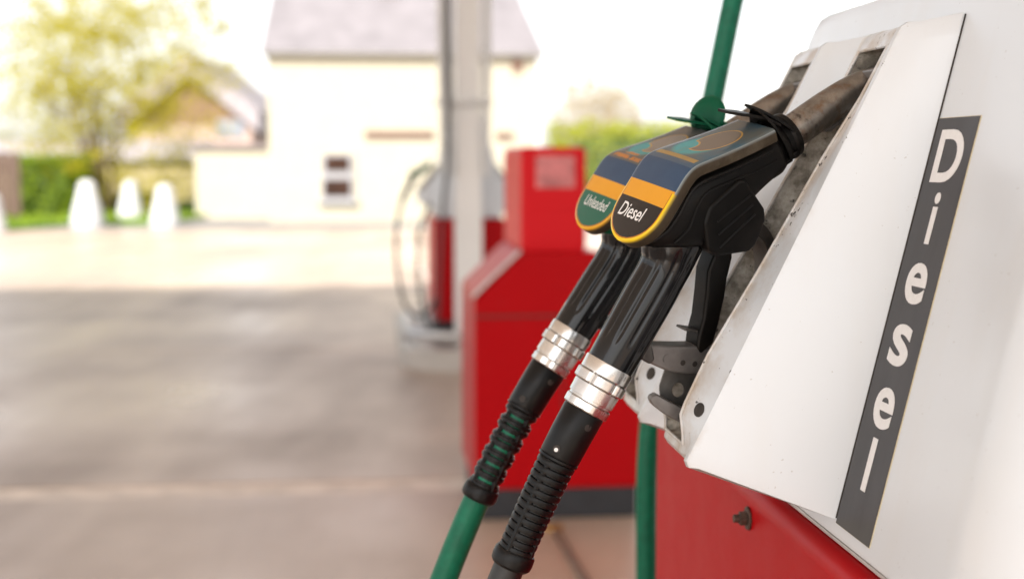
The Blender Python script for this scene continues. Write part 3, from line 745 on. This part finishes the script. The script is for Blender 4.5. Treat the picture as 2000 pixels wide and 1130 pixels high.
    x0_, p0_ = tip_w.dot(XR), tip_w.dot(PD)
    wpts = [pw(x0_, p0_, tip_w.z), pw(x0_ - .055, p0_ - .005, tip_w.z - .12), pw(x0_ - .06, p0_, tip_w.z - .34), pw(x0_ + .0, p0_ + .02, .22), pw(x0_ + .10, p0_ + .04, .12), pw(x0_ + .20, p0_ + .06, .16), pw(RX + .03, p0_ + .08, .30)]
    loc += [(MWi @ w) * 1000 for w in wpts]
    hp_ = smooth([tuple(q) for q in loc], 8); m = MB(); m.tube(hp_, 11.2, 24); B(m, 'hose', hose_mat, sm=60)
    # --- trigger and guard
    tp = [(-168, -46), (-157, -52), (-160, -60), (-170, -72), (-178, -84), (-190, -99), (-200, -110), (-213, -112), (-214, -106), (-209, -98), (-200, -88), (-190, -72), (-182, -58)]
    m = MB(); m.prism(tp, -9, 9); tg = B(m, 'trigger', M['body_black'], bevel=.0025)
    m = MB(); m.prism([(-216, -88.5), (-214.5, -87.5), (-205, -96), (-206, -98)], -6, 6); B(m, 'trigger_latch', M['dark_metal'], tg, bevel=.0005)
    gp_ = [(-246, -80), (-236, -88), (-222, -98), (-210, -106), (-203, -113), (-198, -122), (-200, -135), (-208, -150), (-213, -150), (-213, -137), (-220, -125), (-229, -119), (-241, -108), (-250, -95), (-251, -88)]
    m = MB(); m.prism(gp_, -8, 8); gd = B(m, 'lever_guard', M['grey_plastic'], bevel=.0022)
    for x, z in ((-228.1, -108.6), (-220.0, -115.4)):
        for y0 in (-8.25, 7.95):
            m = MB(); m.tube([(x, y0, z), (x, y0 + .3, z)], 2.1, 14); B(m, 'rivet_hole', M['dark_gap'], gd)
    m = MB(); m.tube([(-238, -8.6, -98), (-238, 8.6, -98)], 3.4, 16); B(m, 'rivet', M['grey_plastic'], gd)
    m = MB(); m.prism([(-252, -93), (-256, -86), (-250, -79), (-244, -79), (-247, -92)], -9.5, 9.5); B(m, 'guard_pad', M['dark_metal'], gd, bevel=.0015)
    up_ = smooth([(-150, -38), (-140, -44), (-132, -54), (-129, -66), (-131, -82), (-140, -100), (-160, -116), (-185, -126), (-204, -128)], 5); m = MB(); rows = []
    for i, (x, z) in enumerate(up_):
        f = i / (len(up_) - 1); th_g = 7.5 - 3.5 * math.sin(math.pi * min(1, f * 1.2)); nx = Vector((up_[min(i + 1, len(up_) - 1)][0] - up_[max(i - 1, 0)][0], up_[min(i + 1, len(up_) - 1)][1] - up_[max(i - 1, 0)][1])).normalized(); nn = Vector((-nx.y, nx.x))
        w = 13 - 5 * f
        rows.append([(x + nn.x * th_g, -w, z + nn.y * th_g), (x + nn.x * th_g, w, z + nn.y * th_g), (x - nn.x * th_g, w, z - nn.y * th_g), (x - nn.x * th_g, -w, z - nn.y * th_g)])
    m.loft(rows); B(m, 'guard_arm', M['dark_metal'], gd, bevel=.0012)
    return root
nozzle('Diesel', 0, 'black nozzle marked Diesel, nearest, hung in the near holster on a black hose', M['hose_black'], M['body_black'], M['body_black'])
nozzle('Unleaded', SP, 'nozzle marked Unleaded with green casing and green hose, behind the Diesel one', M['hose_green'], M['body_green'], M['body_green'])

# green hose hanging from the mast at the far end of the pump
hp_ = []
for u, v, d in ((1462, -140, 1.80), (1447, -55, 1.80), (1432, 0, 1.80), (1405, 130, 1.80), (1378, 260, 1.80), (1338, 450, 1.80), (1300, 640, 1.80), (1273, 800, 1.80), (1264, 900, 1.80), (1262, 1000, 1.80), (1262, 1130, 1.80)):
    hp_.append(at(u, v, d))
top_ = hp_[0]; arm = pw(.64, 1.78, 2.78)
hp_ = [arm, arm - Vector((.0, 0, .25)), (arm * .45 + top_ * .55) + Vector((-.03, 0, .05))] + hp_
last = hp_[-1]; hp_ += [last + Vector((.0, 0, -.22)), last + Vector((.05, 0, -.42)), pw(last.dot(XR) + .20, last.dot(PD) - .03, .10), pw(.45, 1.62, .14), pw(.52, 1.50, .30)]
m = MB(); m.tube(smooth([tuple(q) for q in hp_], 8), .0135, 20)
hb_ = hp_[3]; ho = m.build('hanging_hose', M['hose_green'], None)
tag(ho, 'green rubber hose hanging straight down behind the near pump', 'hose')
# ------------------------------------------------------------------ the red pump behind it
RB = Vector((.72, 5.35, 0))
rp = empty('red_fuel_pump', pw(*RB), AL, 'plain red pump with sloping shoulders on a black plinth, behind the nozzles', 'fuel pump')
def rx(x): return x
hw_ = .305; n0, n1 = 5.02, 5.72
c_ = .68
lowp = [(c_ - hw_, .115), (c_ - hw_, H - .49), (c_ - .135, H - .325), (c_ + .135, H - .325), (c_ + hw_, H - .49), (c_ + hw_, .115)]
lo_ = MB().prism(lowp, n0, n1).build('lower_cabinet', M['red'], rp, RB, bevel=.012)
MB().box(c_ - hw_ + .004, c_ + hw_ - .004, n0 - .003, n0 + .004, H - .56, H - .552).build('panel_seam', M['dark_gap'], lo_, RB)
for s in (-1, 1):
    a = [(c_ + s * (hw_ + .008), H - .492), (c_ + s * (hw_ + .010), H - .485), (c_ + s * .14, H - .318), (c_ + s * .14, H - .328)]
    MB().prism(a, n0 - .012, n0 + .03).build('shoulder_trim', M['seal'], rp, RB, bevel=.003)
MB().box(c_ - .137, c_ + .098, n0 + .01, n1 - .05, H - .33, H + .045).build('display_head', M['red_lit'], rp, RB, bevel=.02)
MB().box(c_ - .085, c_ + .055, n0 + .006, n0 + .012, H - .10, H + .015).build('notice', M['notice'], rp, RB, bevel=.003)
MB().box(c_ + .012, c_ + .016, n0 - .0025, n0 + .004, .16, H - .56).build('panel_seam', M['dark_gap'], lo_, RB)
MB().tube([(c_ - .05, n0 - .004, H - .70), (c_ - .05, n0 + .004, H - .70)], .012, 14).build('lock', M['steel'], lo_, RB)
MB().box(c_ - .12, c_ + .08, n0 + .004, n0 + .012, H - .29, H - .17)  .build('display_window', M['red_lit'], rp, RB, bevel=.006)
MB().box(c_ - hw_ + .015, c_ + hw_ - .015, n0 + .015, n1 - .015, .0, .117).build('plinth', M['plinth_black'], rp, RB, bevel=.008)

# ------------------------------------------------------------------ the far pump, its island, column and hoses
IB = Vector((.66, 9.6, 0))
isl = MB(); ring = []
for k in range(13):
    an = math.pi * k / 12; ring.append((.66 - .46 * math.cos(an), 8.98 - .36 * math.sin(an)))
ring += [(1.12, 10.9), (.20, 10.9)]
isl.prism([(x, p) for x, p in ring], -.02, .13, 'z')
io = isl.build('pump_island', M['kerb'], None, IB, bevel=.02); io.location = pw(*IB); io.rotation_euler = (0, 0, AL); tag(io, kind='structure')
FPB = Vector((.66, 9.65, .13))
fp = empty('white_fuel_pump', pw(*FPB), AL, 'distant white and red pump with nozzle wings on both sides, on the concrete island', 'fuel pump')
cx = .66; f0, f1 = 9.25, 10.15
prof = [(cx - .21, H - .38), (cx - .235, H - .30), (cx - .11, H + .24), (cx - .10, H + .27), (cx + .10, H + .27), (cx + .11, H + .24), (cx + .235, H - .30), (cx + .21, H - .38)]
MB().prism(prof, f0, f1).build('upper_body', M['white'], fp, FPB, bevel=.015)
MB().box(cx - .235, cx + .235, f0 - .02, f1 + .02, .25, H - .385).build('red_cabinet', M['red'], fp, FPB, bevel=.012)
MB().box(cx - .215, cx + .215, f0, f1, .125, .252).build('plinth', M['plinth_black'], fp, FPB)
for s in (-1, 1):
    for p0 in (9.34, 9.68):
        w = [(cx + s * .10, H + .02), (cx + s * .15, H - .02), (cx + s * .335, H - .235), (cx + s * .325, H - .27), (cx + s * .20, H - .365), (cx + s * .12, H - .36)]
        hl = MB().prism(w, p0, p0 + .14).build('nozzle_holster', M['white'], fp, FPB, bevel=.012)
        MB().prism([(cx + s * .19, H - .03), (cx + s * .325, H - .20), (cx + s * .318, H - .215), (cx + s * .18, H - .05)], p0 + .04, p0 + .10).build('channel', M['channel'], hl, FPB)
# column of the canopy with two pipes, just in front of the far pump
CB = Vector((.63, 9.05, .13))
can = empty('canopy', pw(.63, 9.05, .13), AL, 'white forecourt canopy on a pale column with grey pipes rising past the far pump', 'canopy')
MB().prism([(cx - .105, .13), (cx - .105, .9), (cx - .10, 1.65), (cx - .10, 5.0), (cx + .055, 5.0), (cx + .055, 1.65), (cx + .065, .9), (cx + .065, .13)], 9.0, 9.16).build('column', M['canopy_white'], can, CB, bevel=.012)
for dx, r_ in ((-.195, .026), (-.135, .014), (.072, .010), (.10, .020)):
    MB().tube([(cx + dx + .01, 8.965, 5.0), (cx + dx, 8.965, 2.2), (cx + dx * .93, 8.965, 1.62), (cx + dx * .86, 8.965, 1.2)], r_, 12).build('pipe', M['pipe'], can, CB)
MB().box(cx - .225, cx + .125, 8.94, 9.18, 1.645, 1.675).build('clamp_band', M['pipe'], can, CB, bevel=.006)
# roof
CP = (-7.8, 7.5, -5.4, 9.4)
MB().box(CP[0], CP[1], CP[2], CP[3], 5.0, 5.08).build('soffit', M['canopy_white'], can, CB)
MB().box(CP[0] - .05, CP[1] + .05, CP[2] - .05, CP[3] + .05, 5.082, 5.6).build('roof', M['canopy_white'], can, CB, bevel=.02)
MB().box(6.4, 6.65, 9.0, 9.25, 0, 5.0).build('column', M['white'], can, CB, bevel=.012)
# hoses and nozzles at the far pump
def far_nozzle(s, lab):
    bx = cx + s * .30; r_ = empty('far_fuel_nozzle', pw(bx, 9.41, H - .1), AL, lab, 'fuel nozzle'); ob = Vector((bx, 9.41, H - .1))
    MB().prism([(bx - s * .06, H + .0), (bx + s * .02, H - .05), (bx + s * .085, H - .085), (bx + s * .09, H - .115), (bx + s * .03, H - .115), (bx - s * .06, H - .05)], 9.375, 9.445).build('casing', M['body_green'], r_, ob, bevel=.01)
    MB().tube([(bx + s * .055, 9.41, H - .10), (bx + s * .10, 9.41, H - .20), (bx + s * .135, 9.41, H - .27)], [.024, .02, .018], 10).build('grip', M['grip'], r_, ob)
    pts = smooth([(bx + s * .13, 9.41, H - .26), (bx + s * .165, 9.40, H - .42), (bx + s * .175, 9.38, H - .65), (bx + s * .13, 9.33, H - .92), (bx + s * .05, 9.28, H - 1.02), (bx - s * .03, 9.23, H - .98), (bx - s * .075, 9.22, H - .9)], 8)
    MB().tube(pts, .012, 10).build('hose', M['hose_black'], r_, ob)
far_nozzle(-1, 'green nozzle with looping dark hose on the left wing of the distant pump')
far_nozzle(1, 'green nozzle on the right wing of the distant pump, beside the red pump')
# second hose dropping from the column
m = MB(); m.tube(smooth([tuple(pw(cx - .16, 8.93, 2.6)), tuple(pw(cx - .155, 8.92, 1.5)), tuple(pw(cx - .19, 8.92, 1.0)), tuple(pw(cx - .215, 8.9, .6)), tuple(pw(cx - .23, 8.88, .30)), tuple(pw(cx - .27, 8.90, .22)), tuple(pw(cx - .33, 8.98, .45)), tuple(pw(cx - .34, 9.05, .8)), tuple(pw(cx - .26, 9.15, 1.02))], 8), .012, 10)
tag(m.build('drop_hose', M['hose_black']), 'thin dark hose dropping down the left of the pale column', 'hose')
# steel hoop guard at the end of the island
m = MB(); pts = [(.66 - .40 * math.cos(math.pi * k / 14), 8.95 - .27 * math.sin(math.pi * k / 14), .22) for k in range(15)]
HB = Vector((.66, 8.8, .13))
hg = empty('hoop_guard', pw(*HB), AL, 'low galvanised steel hoop round the end of the concrete island', 'guard rail')
m.tube([(.26, 9.9, .22)] + pts + [(1.06, 9.9, .22)], .028, 12); m.build('rail', M['steel'], hg, HB)
for k in (1, 7, 13):
    x, p, z = pts[k]; MB().tube([(x, p, .12), (x, p, .22)], .022, 10).build('post', M['steel'], hg, HB)
for p in (9.8,):
    for x in (.26, 1.06): MB().tube([(x, p, .12), (x, p, .22)], .022, 10).build('post', M['steel'], hg, HB)
# small brass cover in the paving by the red pump
bc = MB(); bc.tube([pw(.645, 4.90, .0), pw(.645, 4.90, .012), pw(.645, 4.90, .016)], [.034, .034, .028], 20)
tag(bc.build('brass_cover', M['brass'], sm=40), 'small round brass cover in the paving below the red pump', 'cover')
m = MB(); m.tube([tuple(pw(.647, 4.86, .008)), tuple(pw(.652, 4.6, .008)), tuple(pw(.66, 4.2, .008)), tuple(pw(.67, 3.5, .008))], .012, 8)
tag(m.build('ground_cable', M['beam']), 'thin brown cable on the paving leading up to the brass cover', 'cable')

# ------------------------------------------------------------------ cottage
HY = 30.0
hA = at(527, 432, HY); ho_ = empty('cottage', (hA.x, hA.y, 0), AL, 'cream rendered cottage with lilac grey hipped roof behind the pumps', 'house')
def onw(u, v):      # a sight line met on the cottage front, in the cottage's own axes
    d = at(u, v, 10) - Vector((0, 0, H)); base = Vector((hA.x, hA.y, 0)); t = (base - Vector((0, 0, H))).dot(PD) / d.dot(PD); w = Vector((0, 0, H)) + d * t
    return (w - base).dot(XR), w.z
W_, _ = onw(1050, 300); _, EZ = onw(780, 102); D_ = 7.0
MB().box(0, W_, 0, D_, -.05, EZ).build('wall', M['render'], ho_)
rt = MB(); ov = .12; rz_ = EZ + 2.6; rt.add([(-ov, -ov - .12, EZ - .02), (W_ + ov, -ov - .12, EZ - .02), (W_ + ov, D_ + ov, EZ - .02), (-ov, D_ + ov, EZ - .02), (.12, 3.4, rz_), (W_ - .5, 3.4, rz_)], [(3, 2, 1, 0), (0, 1, 5, 4), (1, 2, 5), (2, 3, 4, 5), (3, 0, 4)])
ro = rt.build('roof', M['slate'], ho_, sm=0)
MB().tube([(-ov, -.16, EZ - .03), (W_ + ov, -.16, EZ - .03)], .05, 8).build('gutter', M['pipe'], ho_)
MB().box(2.35, 2.75, 1.6, 2.0, EZ + .9, EZ + 2.2).build('roof_vent', M['tile_grey'], ro)
MB().tube([(W_ + .02, -.08, 0), (W_ + .02, -.08, EZ)], .045, 8).build('downpipe', M['pipe'], ho_)
a, b = onw(627, 390), onw(691, 299)
wi = MB(); wi.box(a[0], b[0], -.05, .05, a[1], b[1]); wo_ = wi.build('window', M['frame'], ho_)
for (u0, v0, u1, v1) in ((635, 335, 683, 305), (633, 384, 685, 350)):
    p, q = onw(u0, v0), onw(u1, v1); MB().box(p[0], q[0], -.056, -.048, p[1], q[1]).build('pane', M['glass_dark'], wo_)
MB().box(a[0] - .06, b[0] + .06, -.12, 0, a[1] - .08, a[1]).build('sill', M['frame'], wo_)
for (u0, v0, u1, v1) in ((712, 268, 846, 256), (968, 270, 1001, 259)):
    p, q = onw(u0, v0), onw(u1, v1); MB().box(p[0], q[0], -.07, .02, p[1], q[1]).build('timber_lintel', M['beam'], ho_)
p, q = onw(1000, 140), onw(1020, 116); MB().box(p[0], q[0], -.05, .02, p[1], q[1]).build('wall_vent', M['beam'], ho_)

# side building and garden buildings on the left
def P2(u, v, Y): q = at(u, v, Y); return q
q0, q1 = at(383, 430, 32.0), at(560, 430, 32.0)
sb = empty('side_annex', (q0.x, q0.y, 0), 0, 'low cream annex with grey coping joined to the left of the cottage', 'building')
zt = at(450, 292, 32).z
MB().box(0, q1.x - q0.x, 0, 4, -.05, zt).build('wall', M['render'], sb)
MB().box(-.1, q1.x - q0.x, -.08, 4.1, zt, zt + .13).build('coping', M['tile_grey'], sb)
q0, q1 = at(-60, 400, 40.0), at(384, 400, 40.0)
lb = empty('low_outbuilding', (q0.x, q0.y, 0), 0, 'long low yellowish outbuilding with pale grey roof behind the spring tree', 'building')
z1, z2 = at(200, 312, 40).z, at(200, 281, 42).z; ww = q1.x - q0.x
MB().box(0, ww, 0, 4, -.05, z1).build('wall', M['render_y'], lb)
MB().add([(-.2, -.2, z1 - .03), (ww + .05, -.2, z1 - .03), (ww + .05, 2.2, z2), (-.2, 2.2, z2), (ww + .05, 4.3, z1 - .03), (-.2, 4.3, z1 - .03), (-.2, -.2, z1 + .06), (ww + .05, -.2, z1 + .06), (ww + .05, 2.2, z2 + .09), (-.2, 2.2, z2 + .09), (ww + .05, 4.3, z1 + .06), (-.2, 4.3, z1 + .06)],
         [(0, 1, 2, 3), (3, 2, 4, 5), (6, 9, 8, 7), (9, 11, 10, 8), (0, 6, 7, 1), (5, 4, 10, 11), (1, 7, 8, 2), (2, 8, 10, 4), (0, 3, 9, 6), (3, 5, 11, 9)]).build('roof', M['slate_pale'], lb, sm=0)
# gabled house
GY = 55.0
def gp2(u, v, Y=GY): q = at(u, v, Y); return q.x, q.z
gx0, _ = gp2(255, 290); gx1, _ = gp2(492, 290); ga = gp2(375, 160); ge = gp2(492, 246)
gh = empty('gabled_house', (gx0, GY, 0), 0, 'pinkish gabled house with brown gable and white window, beyond the annex', 'house')
ez = ge[1]; ap = (ga[0] - gx0, ga[1] + .25)
gw = gx1 - gx0
MB().prism([(0, -.05), (gw, -.05), (gw, ez), (0, ez)], 0, 8).build('wall', M['pinkwall'], gh)
MB().prism([(0, ez + .002), (gw, ez + .002), (gw / 2, ap[1] - .1)], .02, 7.9).build('gable', M['tile_brown'], gh)
for s in (0, 1):
    e_ = (-.35, ez - .25) if s == 0 else (gw + .35, ez - .25); r_ = (gw / 2, ap[1])
    MB().add([(e_[0], -.4, e_[1]), (r_[0], -.4, r_[1]), (r_[0], 8.2, r_[1]), (e_[0], 8.2, e_[1]), (e_[0], -.4, e_[1] + .85), (r_[0], -.4, r_[1] + .85), (r_[0], 8.2, r_[1] + .85), (e_[0], 8.2, e_[1] + .85)],
             [(0, 1, 2, 3), (4, 7, 6, 5), (0, 4, 5, 1), (2, 6, 7, 3), (0, 3, 7, 4), (1, 5, 6, 2)]).build('roof', M['slate_pale'], gh, sm=0)
w0, w1 = gp2(424, 268), gp2(476, 234); wn_ = MB().box(w0[0] - gx0, w1[0] - gx0, -.06, .05, w0[1], w1[1]).build('window', M['frame'], gh)
for k in range(2):
    a_ = w0[0] - gx0 + .08 + k * (w1[0] - w0[0]) / 2; MB().box(a_, a_ + (w1[0] - w0[0]) / 2 - .14, -.066, -.058, w0[1] + .08, w1[1] - .08).build('pane', M['glass_pale'], wn_)
# house behind it with chimney
bx0, bz0 = gp2(430, 250, 70); bx1, _ = gp2(515, 250, 70); _, bzr = gp2(455, 182, 72); _, bze = gp2(505, 222, 70)
bh = empty('far_house', (bx0, 70, 0), 0, 'far house with dark hipped roof and slim chimney above the annex', 'house'); bw = bx1 - bx0
MB().box(0, bw, 0, 8, -.05, bze).build('wall', M['pinkwall'], bh)
r_ = MB(); r_.add([(-.3, -.3, bze), (bw + .1, -.3, bze), (bw + .1, 8, bze), (-.3, 8, bze), (.2, 4, bzr), (bw * .9, 4, bzr - .8)], [(3, 2, 1, 0), (0, 1, 5, 4), (1, 2, 5), (2, 3, 4, 5), (3, 0, 4)]); ro2 = r_.build('roof', M['tile_grey'], bh, sm=0)
c0, cz0 = gp2(456, 185, 73); c1, cz1 = gp2(464, 158, 73); MB().box(c0 - bx0, c1 - bx0, 2.8, 3.2, cz0 - .8, cz1).build('chimney', M['tile_brown'], ro2)
# fence on the far left: separate boards
f0_, f1_ = at(-120, 395, 31), at(36, 395, 31); fz = at(0, 298, 31).z
fe = empty('board_fence', (f0_.x, f0_.y, 0), 0, 'dark brown board fence at the left edge beside the hedge', 'fence'); x = 0; W2 = f1_.x - f0_.x
while x < W2:
    MB().box(x, x + .135, 0, .025, -.05, fz + random.uniform(-.02, .02)).build('board', M['fence'], fe, sm=0); x += .15
for k in range(2): MB().box(0, W2, .025, .07, .35 + k * .7, .43 + k * .7).build('rail', M['fence'], fe, sm=0)

# ------------------------------------------------------------------ bollards
def bollard(u, v, Y, ht, r0, r1, lab):
    b = at(u, v, Y); rings = []; m = MB()
    pr = [(r0 * 1.05, -.02), (r0 * 1.05, .10), (r0, .13), (r0 * .8 + r1 * .2, ht * .35), (r1 * 1.12, ht * .72), (r1, ht * .86), (r1 * .82, ht * .94), (r1 * .5, ht * .985), (r1 * .12, ht)]
    for r, z in smooth(pr, 3): rings.append([(r * math.cos(2 * math.pi * k / 24), r * math.sin(2 * math.pi * k / 24), z) for k in range(24)])
    m.loft(rings); o = m.build('bollard', M['bollard'], sm=50); o.location = (b.x, b.y, max(0, 0.0)); tag(o, lab, 'bollard', 'white bollards along the grass verge'); return o
for args in ((172, 441, 28.0, .90, .31, .17, 'widest white bollard, left of the group of three on the verge'), (256, 430, 30.6, .86, .27, .15, 'middle white bollard of the group of three, standing farther back'),
             (323, 440, 28.2, .82, .28, .16, 'right-hand white bollard of the group of three, nearest the annex'), (-14, 460, 25.6, .7, .24, .15, 'white bollard cut off by the left edge of the picture')):
    bollard(*args)

# ------------------------------------------------------------------ trees, hedge, shrubs
def tree(name, base, height, spread, label, mat, nleaf, size, nclump, cz=.62, trunk_r=.16, flatten=.75, stems=3, bark='bark', lowest=.25, xo=0.0):
    root = empty(name, base, 0, label, 'tree'); tr_ = MB(); tips = []
    def limb(p, d, ln, r, lvl):
        pts = [p]; rad = [r]; q = Vector(p); dd = Vector(d)
        for k in range(5):
            dd = (dd + Vector((random.gauss(0, .13), random.gauss(0, .13), .06))).normalized(); q = q + dd * ln / 5; pts.append(q.copy()); rad.append(r * (1 - .14 * (k + 1)))
        tr_.tube(pts, rad, 7 if lvl else 10, cap=False)
        tips.append(q.copy())
        if lvl < 3:
            for k in range(3 if lvl else 4):
                i = random.choice((2, 3, 4, 5)); an = random.uniform(0, 6.28)
                d2 = (dd * .65 + Vector((math.cos(an), math.sin(an), random.uniform(.0, .5))) * .75).normalized()
                limb(pts[i], d2, ln * random.uniform(.55, .75), rad[i] * .6, lvl + 1)
    for k in range(stems):
        an = 6.28 * k / stems + random.uniform(-.4, .4); limb(Vector((.1 * math.cos(an), .1 * math.sin(an), -.05)), Vector((math.cos(an) * .28, math.sin(an) * .28, 1)).normalized(), height * .42, trunk_r, 0)
    tr_.build('trunk', M[bark], root, sm=60)
    cl = []
    tips_ = [t for t in tips if t.z > height * lowest]
    for k in range(nclump):
        if k % 4 == 0 and tips_:
            c = random.choice(tips_) + Vector((random.gauss(0, .25), random.gauss(0, .25), random.gauss(0, .2)))
        else:
            while True:
                v = Vector((random.uniform(-1, 1), random.uniform(-1, 1), random.uniform(-1, 1)))
                if .25 < v.length < 1: break
            c = Vector((v.x * spread + xo, v.y * spread, height * cz + v.z * height * (1 - cz) * flatten * 1.3))
        cl.append((c, random.uniform(.14, .42) * spread * .42))
    pts = []
    per = nleaf // nclump
    for c, r in cl:
        pts.append(np.array(c) + rng.normal(size=(per, 3)) * r * np.array([.55, .55, .45]))
    leaves('crown', mat, np.concatenate(pts), size, root)
    return root
tb = at(206, 418, 34.0)
tree('spring_tree', (tb.x, tb.y, 0), 6.4, 2.85, 'bushy spring tree with yellow green leaves behind the bollards', M['leaf_spring'], 25000, .048, 560, .50, .075, .85, 5, lowest=.18, xo=.35)
rb1 = at(1165, 330, 62); tree('budding_tree', (rb1.x, rb1.y, 0), 5.0, 2.0, 'hazy beige budding tree beyond the red pump', M['leaf_beige'], 9000, .06, 420, .60, .06, .8, 3, lowest=.3)
def shrub(name, box, label, cat, mat, n, size, lump=1.0):
    (x0, x1), (y0, y1), (z0, z1) = box; c = Vector(((x0 + x1) / 2, (y0 + y1) / 2, 0)); root = empty(name, c, 0, label, cat)
    core = MB(); rings = []; hx, hy, hz = (x1 - x0) / 2 * .82, (y1 - y0) / 2 * .8, z1 * .88
    for z, s in ((0.0, .9), (.3, 1), (.7, .98), (.92, .8), (1.0, .45)):
        rings.append([(hx * s * math.copysign(abs(math.cos(a)) ** .6, math.cos(a)) + random.gauss(0, .03), hy * s * math.copysign(abs(math.sin(a)) ** .6, math.sin(a)) + random.gauss(0, .03), hz * z) for a in np.linspace(0, 2 * math.pi, 21)[:-1]])
    core.loft(rings); core.build('branches', M['leaf_dark'], root, sm=60)
    u = rng.uniform(-1, 1, (n, 3)); m_ = np.abs(u).max(1); u = u / m_[:, None] * rng.uniform(.82, 1.02, n)[:, None]; u[:, 2] = (u[:, 2] + 1) / 2
    wob = 1 + .10 * np.sin(u[:, 0] * 9) * np.cos(u[:, 1] * 7 + u[:, 2] * 5)
    # soften the corners
    rad = np.sqrt(u[:, 0] ** 2 + u[:, 1] ** 2 + np.maximum(0, u[:, 2] - .3) ** 2); k = np.minimum(1, 1.22 / np.maximum(rad, .01)); u *= k[:, None]
    pts = np.stack([u[:, 0] * (x1 - x0) / 2 * wob, u[:, 1] * (y1 - y0) / 2 * wob, u[:, 2] * z1 * wob], 1)
    leaves('foliage', mat, pts, size, root); return root
a = at(34, 400, 33); b = at(168, 400, 33); zt = at(100, 308, 33).z
shrub('hedge', ((a.x, b.x), (32.4, 34.0), (0, zt)), 'bright green clipped hedge left of the spring tree', 'hedge', M['leaf_hedge'], 5000, .06)
a = at(345, 418, 33); b = at(447, 418, 33)
shrub('low_shrub', ((a.x, b.x), (33.2, 34.0), (0, at(400, 394, 33.5).z)), 'dark green low shrub at the foot of the annex wall', 'shrub', M['leaf_dark'], 1800, .05)
a = at(195, 418, 34.6); b = at(300, 418, 34.6)
shrub('dark_shrub', ((a.x, b.x), (34.6, 35.4), (0, at(250, 378, 35).z)), 'dark shrub between the bollards under the spring tree', 'shrub', M['leaf_dark'], 1800, .05)
a = at(1075, 330, 48); b = at(1420, 330, 48)
shrub('lime_hedge', ((a.x, b.x), (47, 49.5), (0, at(1200, 245, 48).z)), 'blurred lime green hedge above the red pump', 'hedge', M['leaf_lime'], 7000, .09)
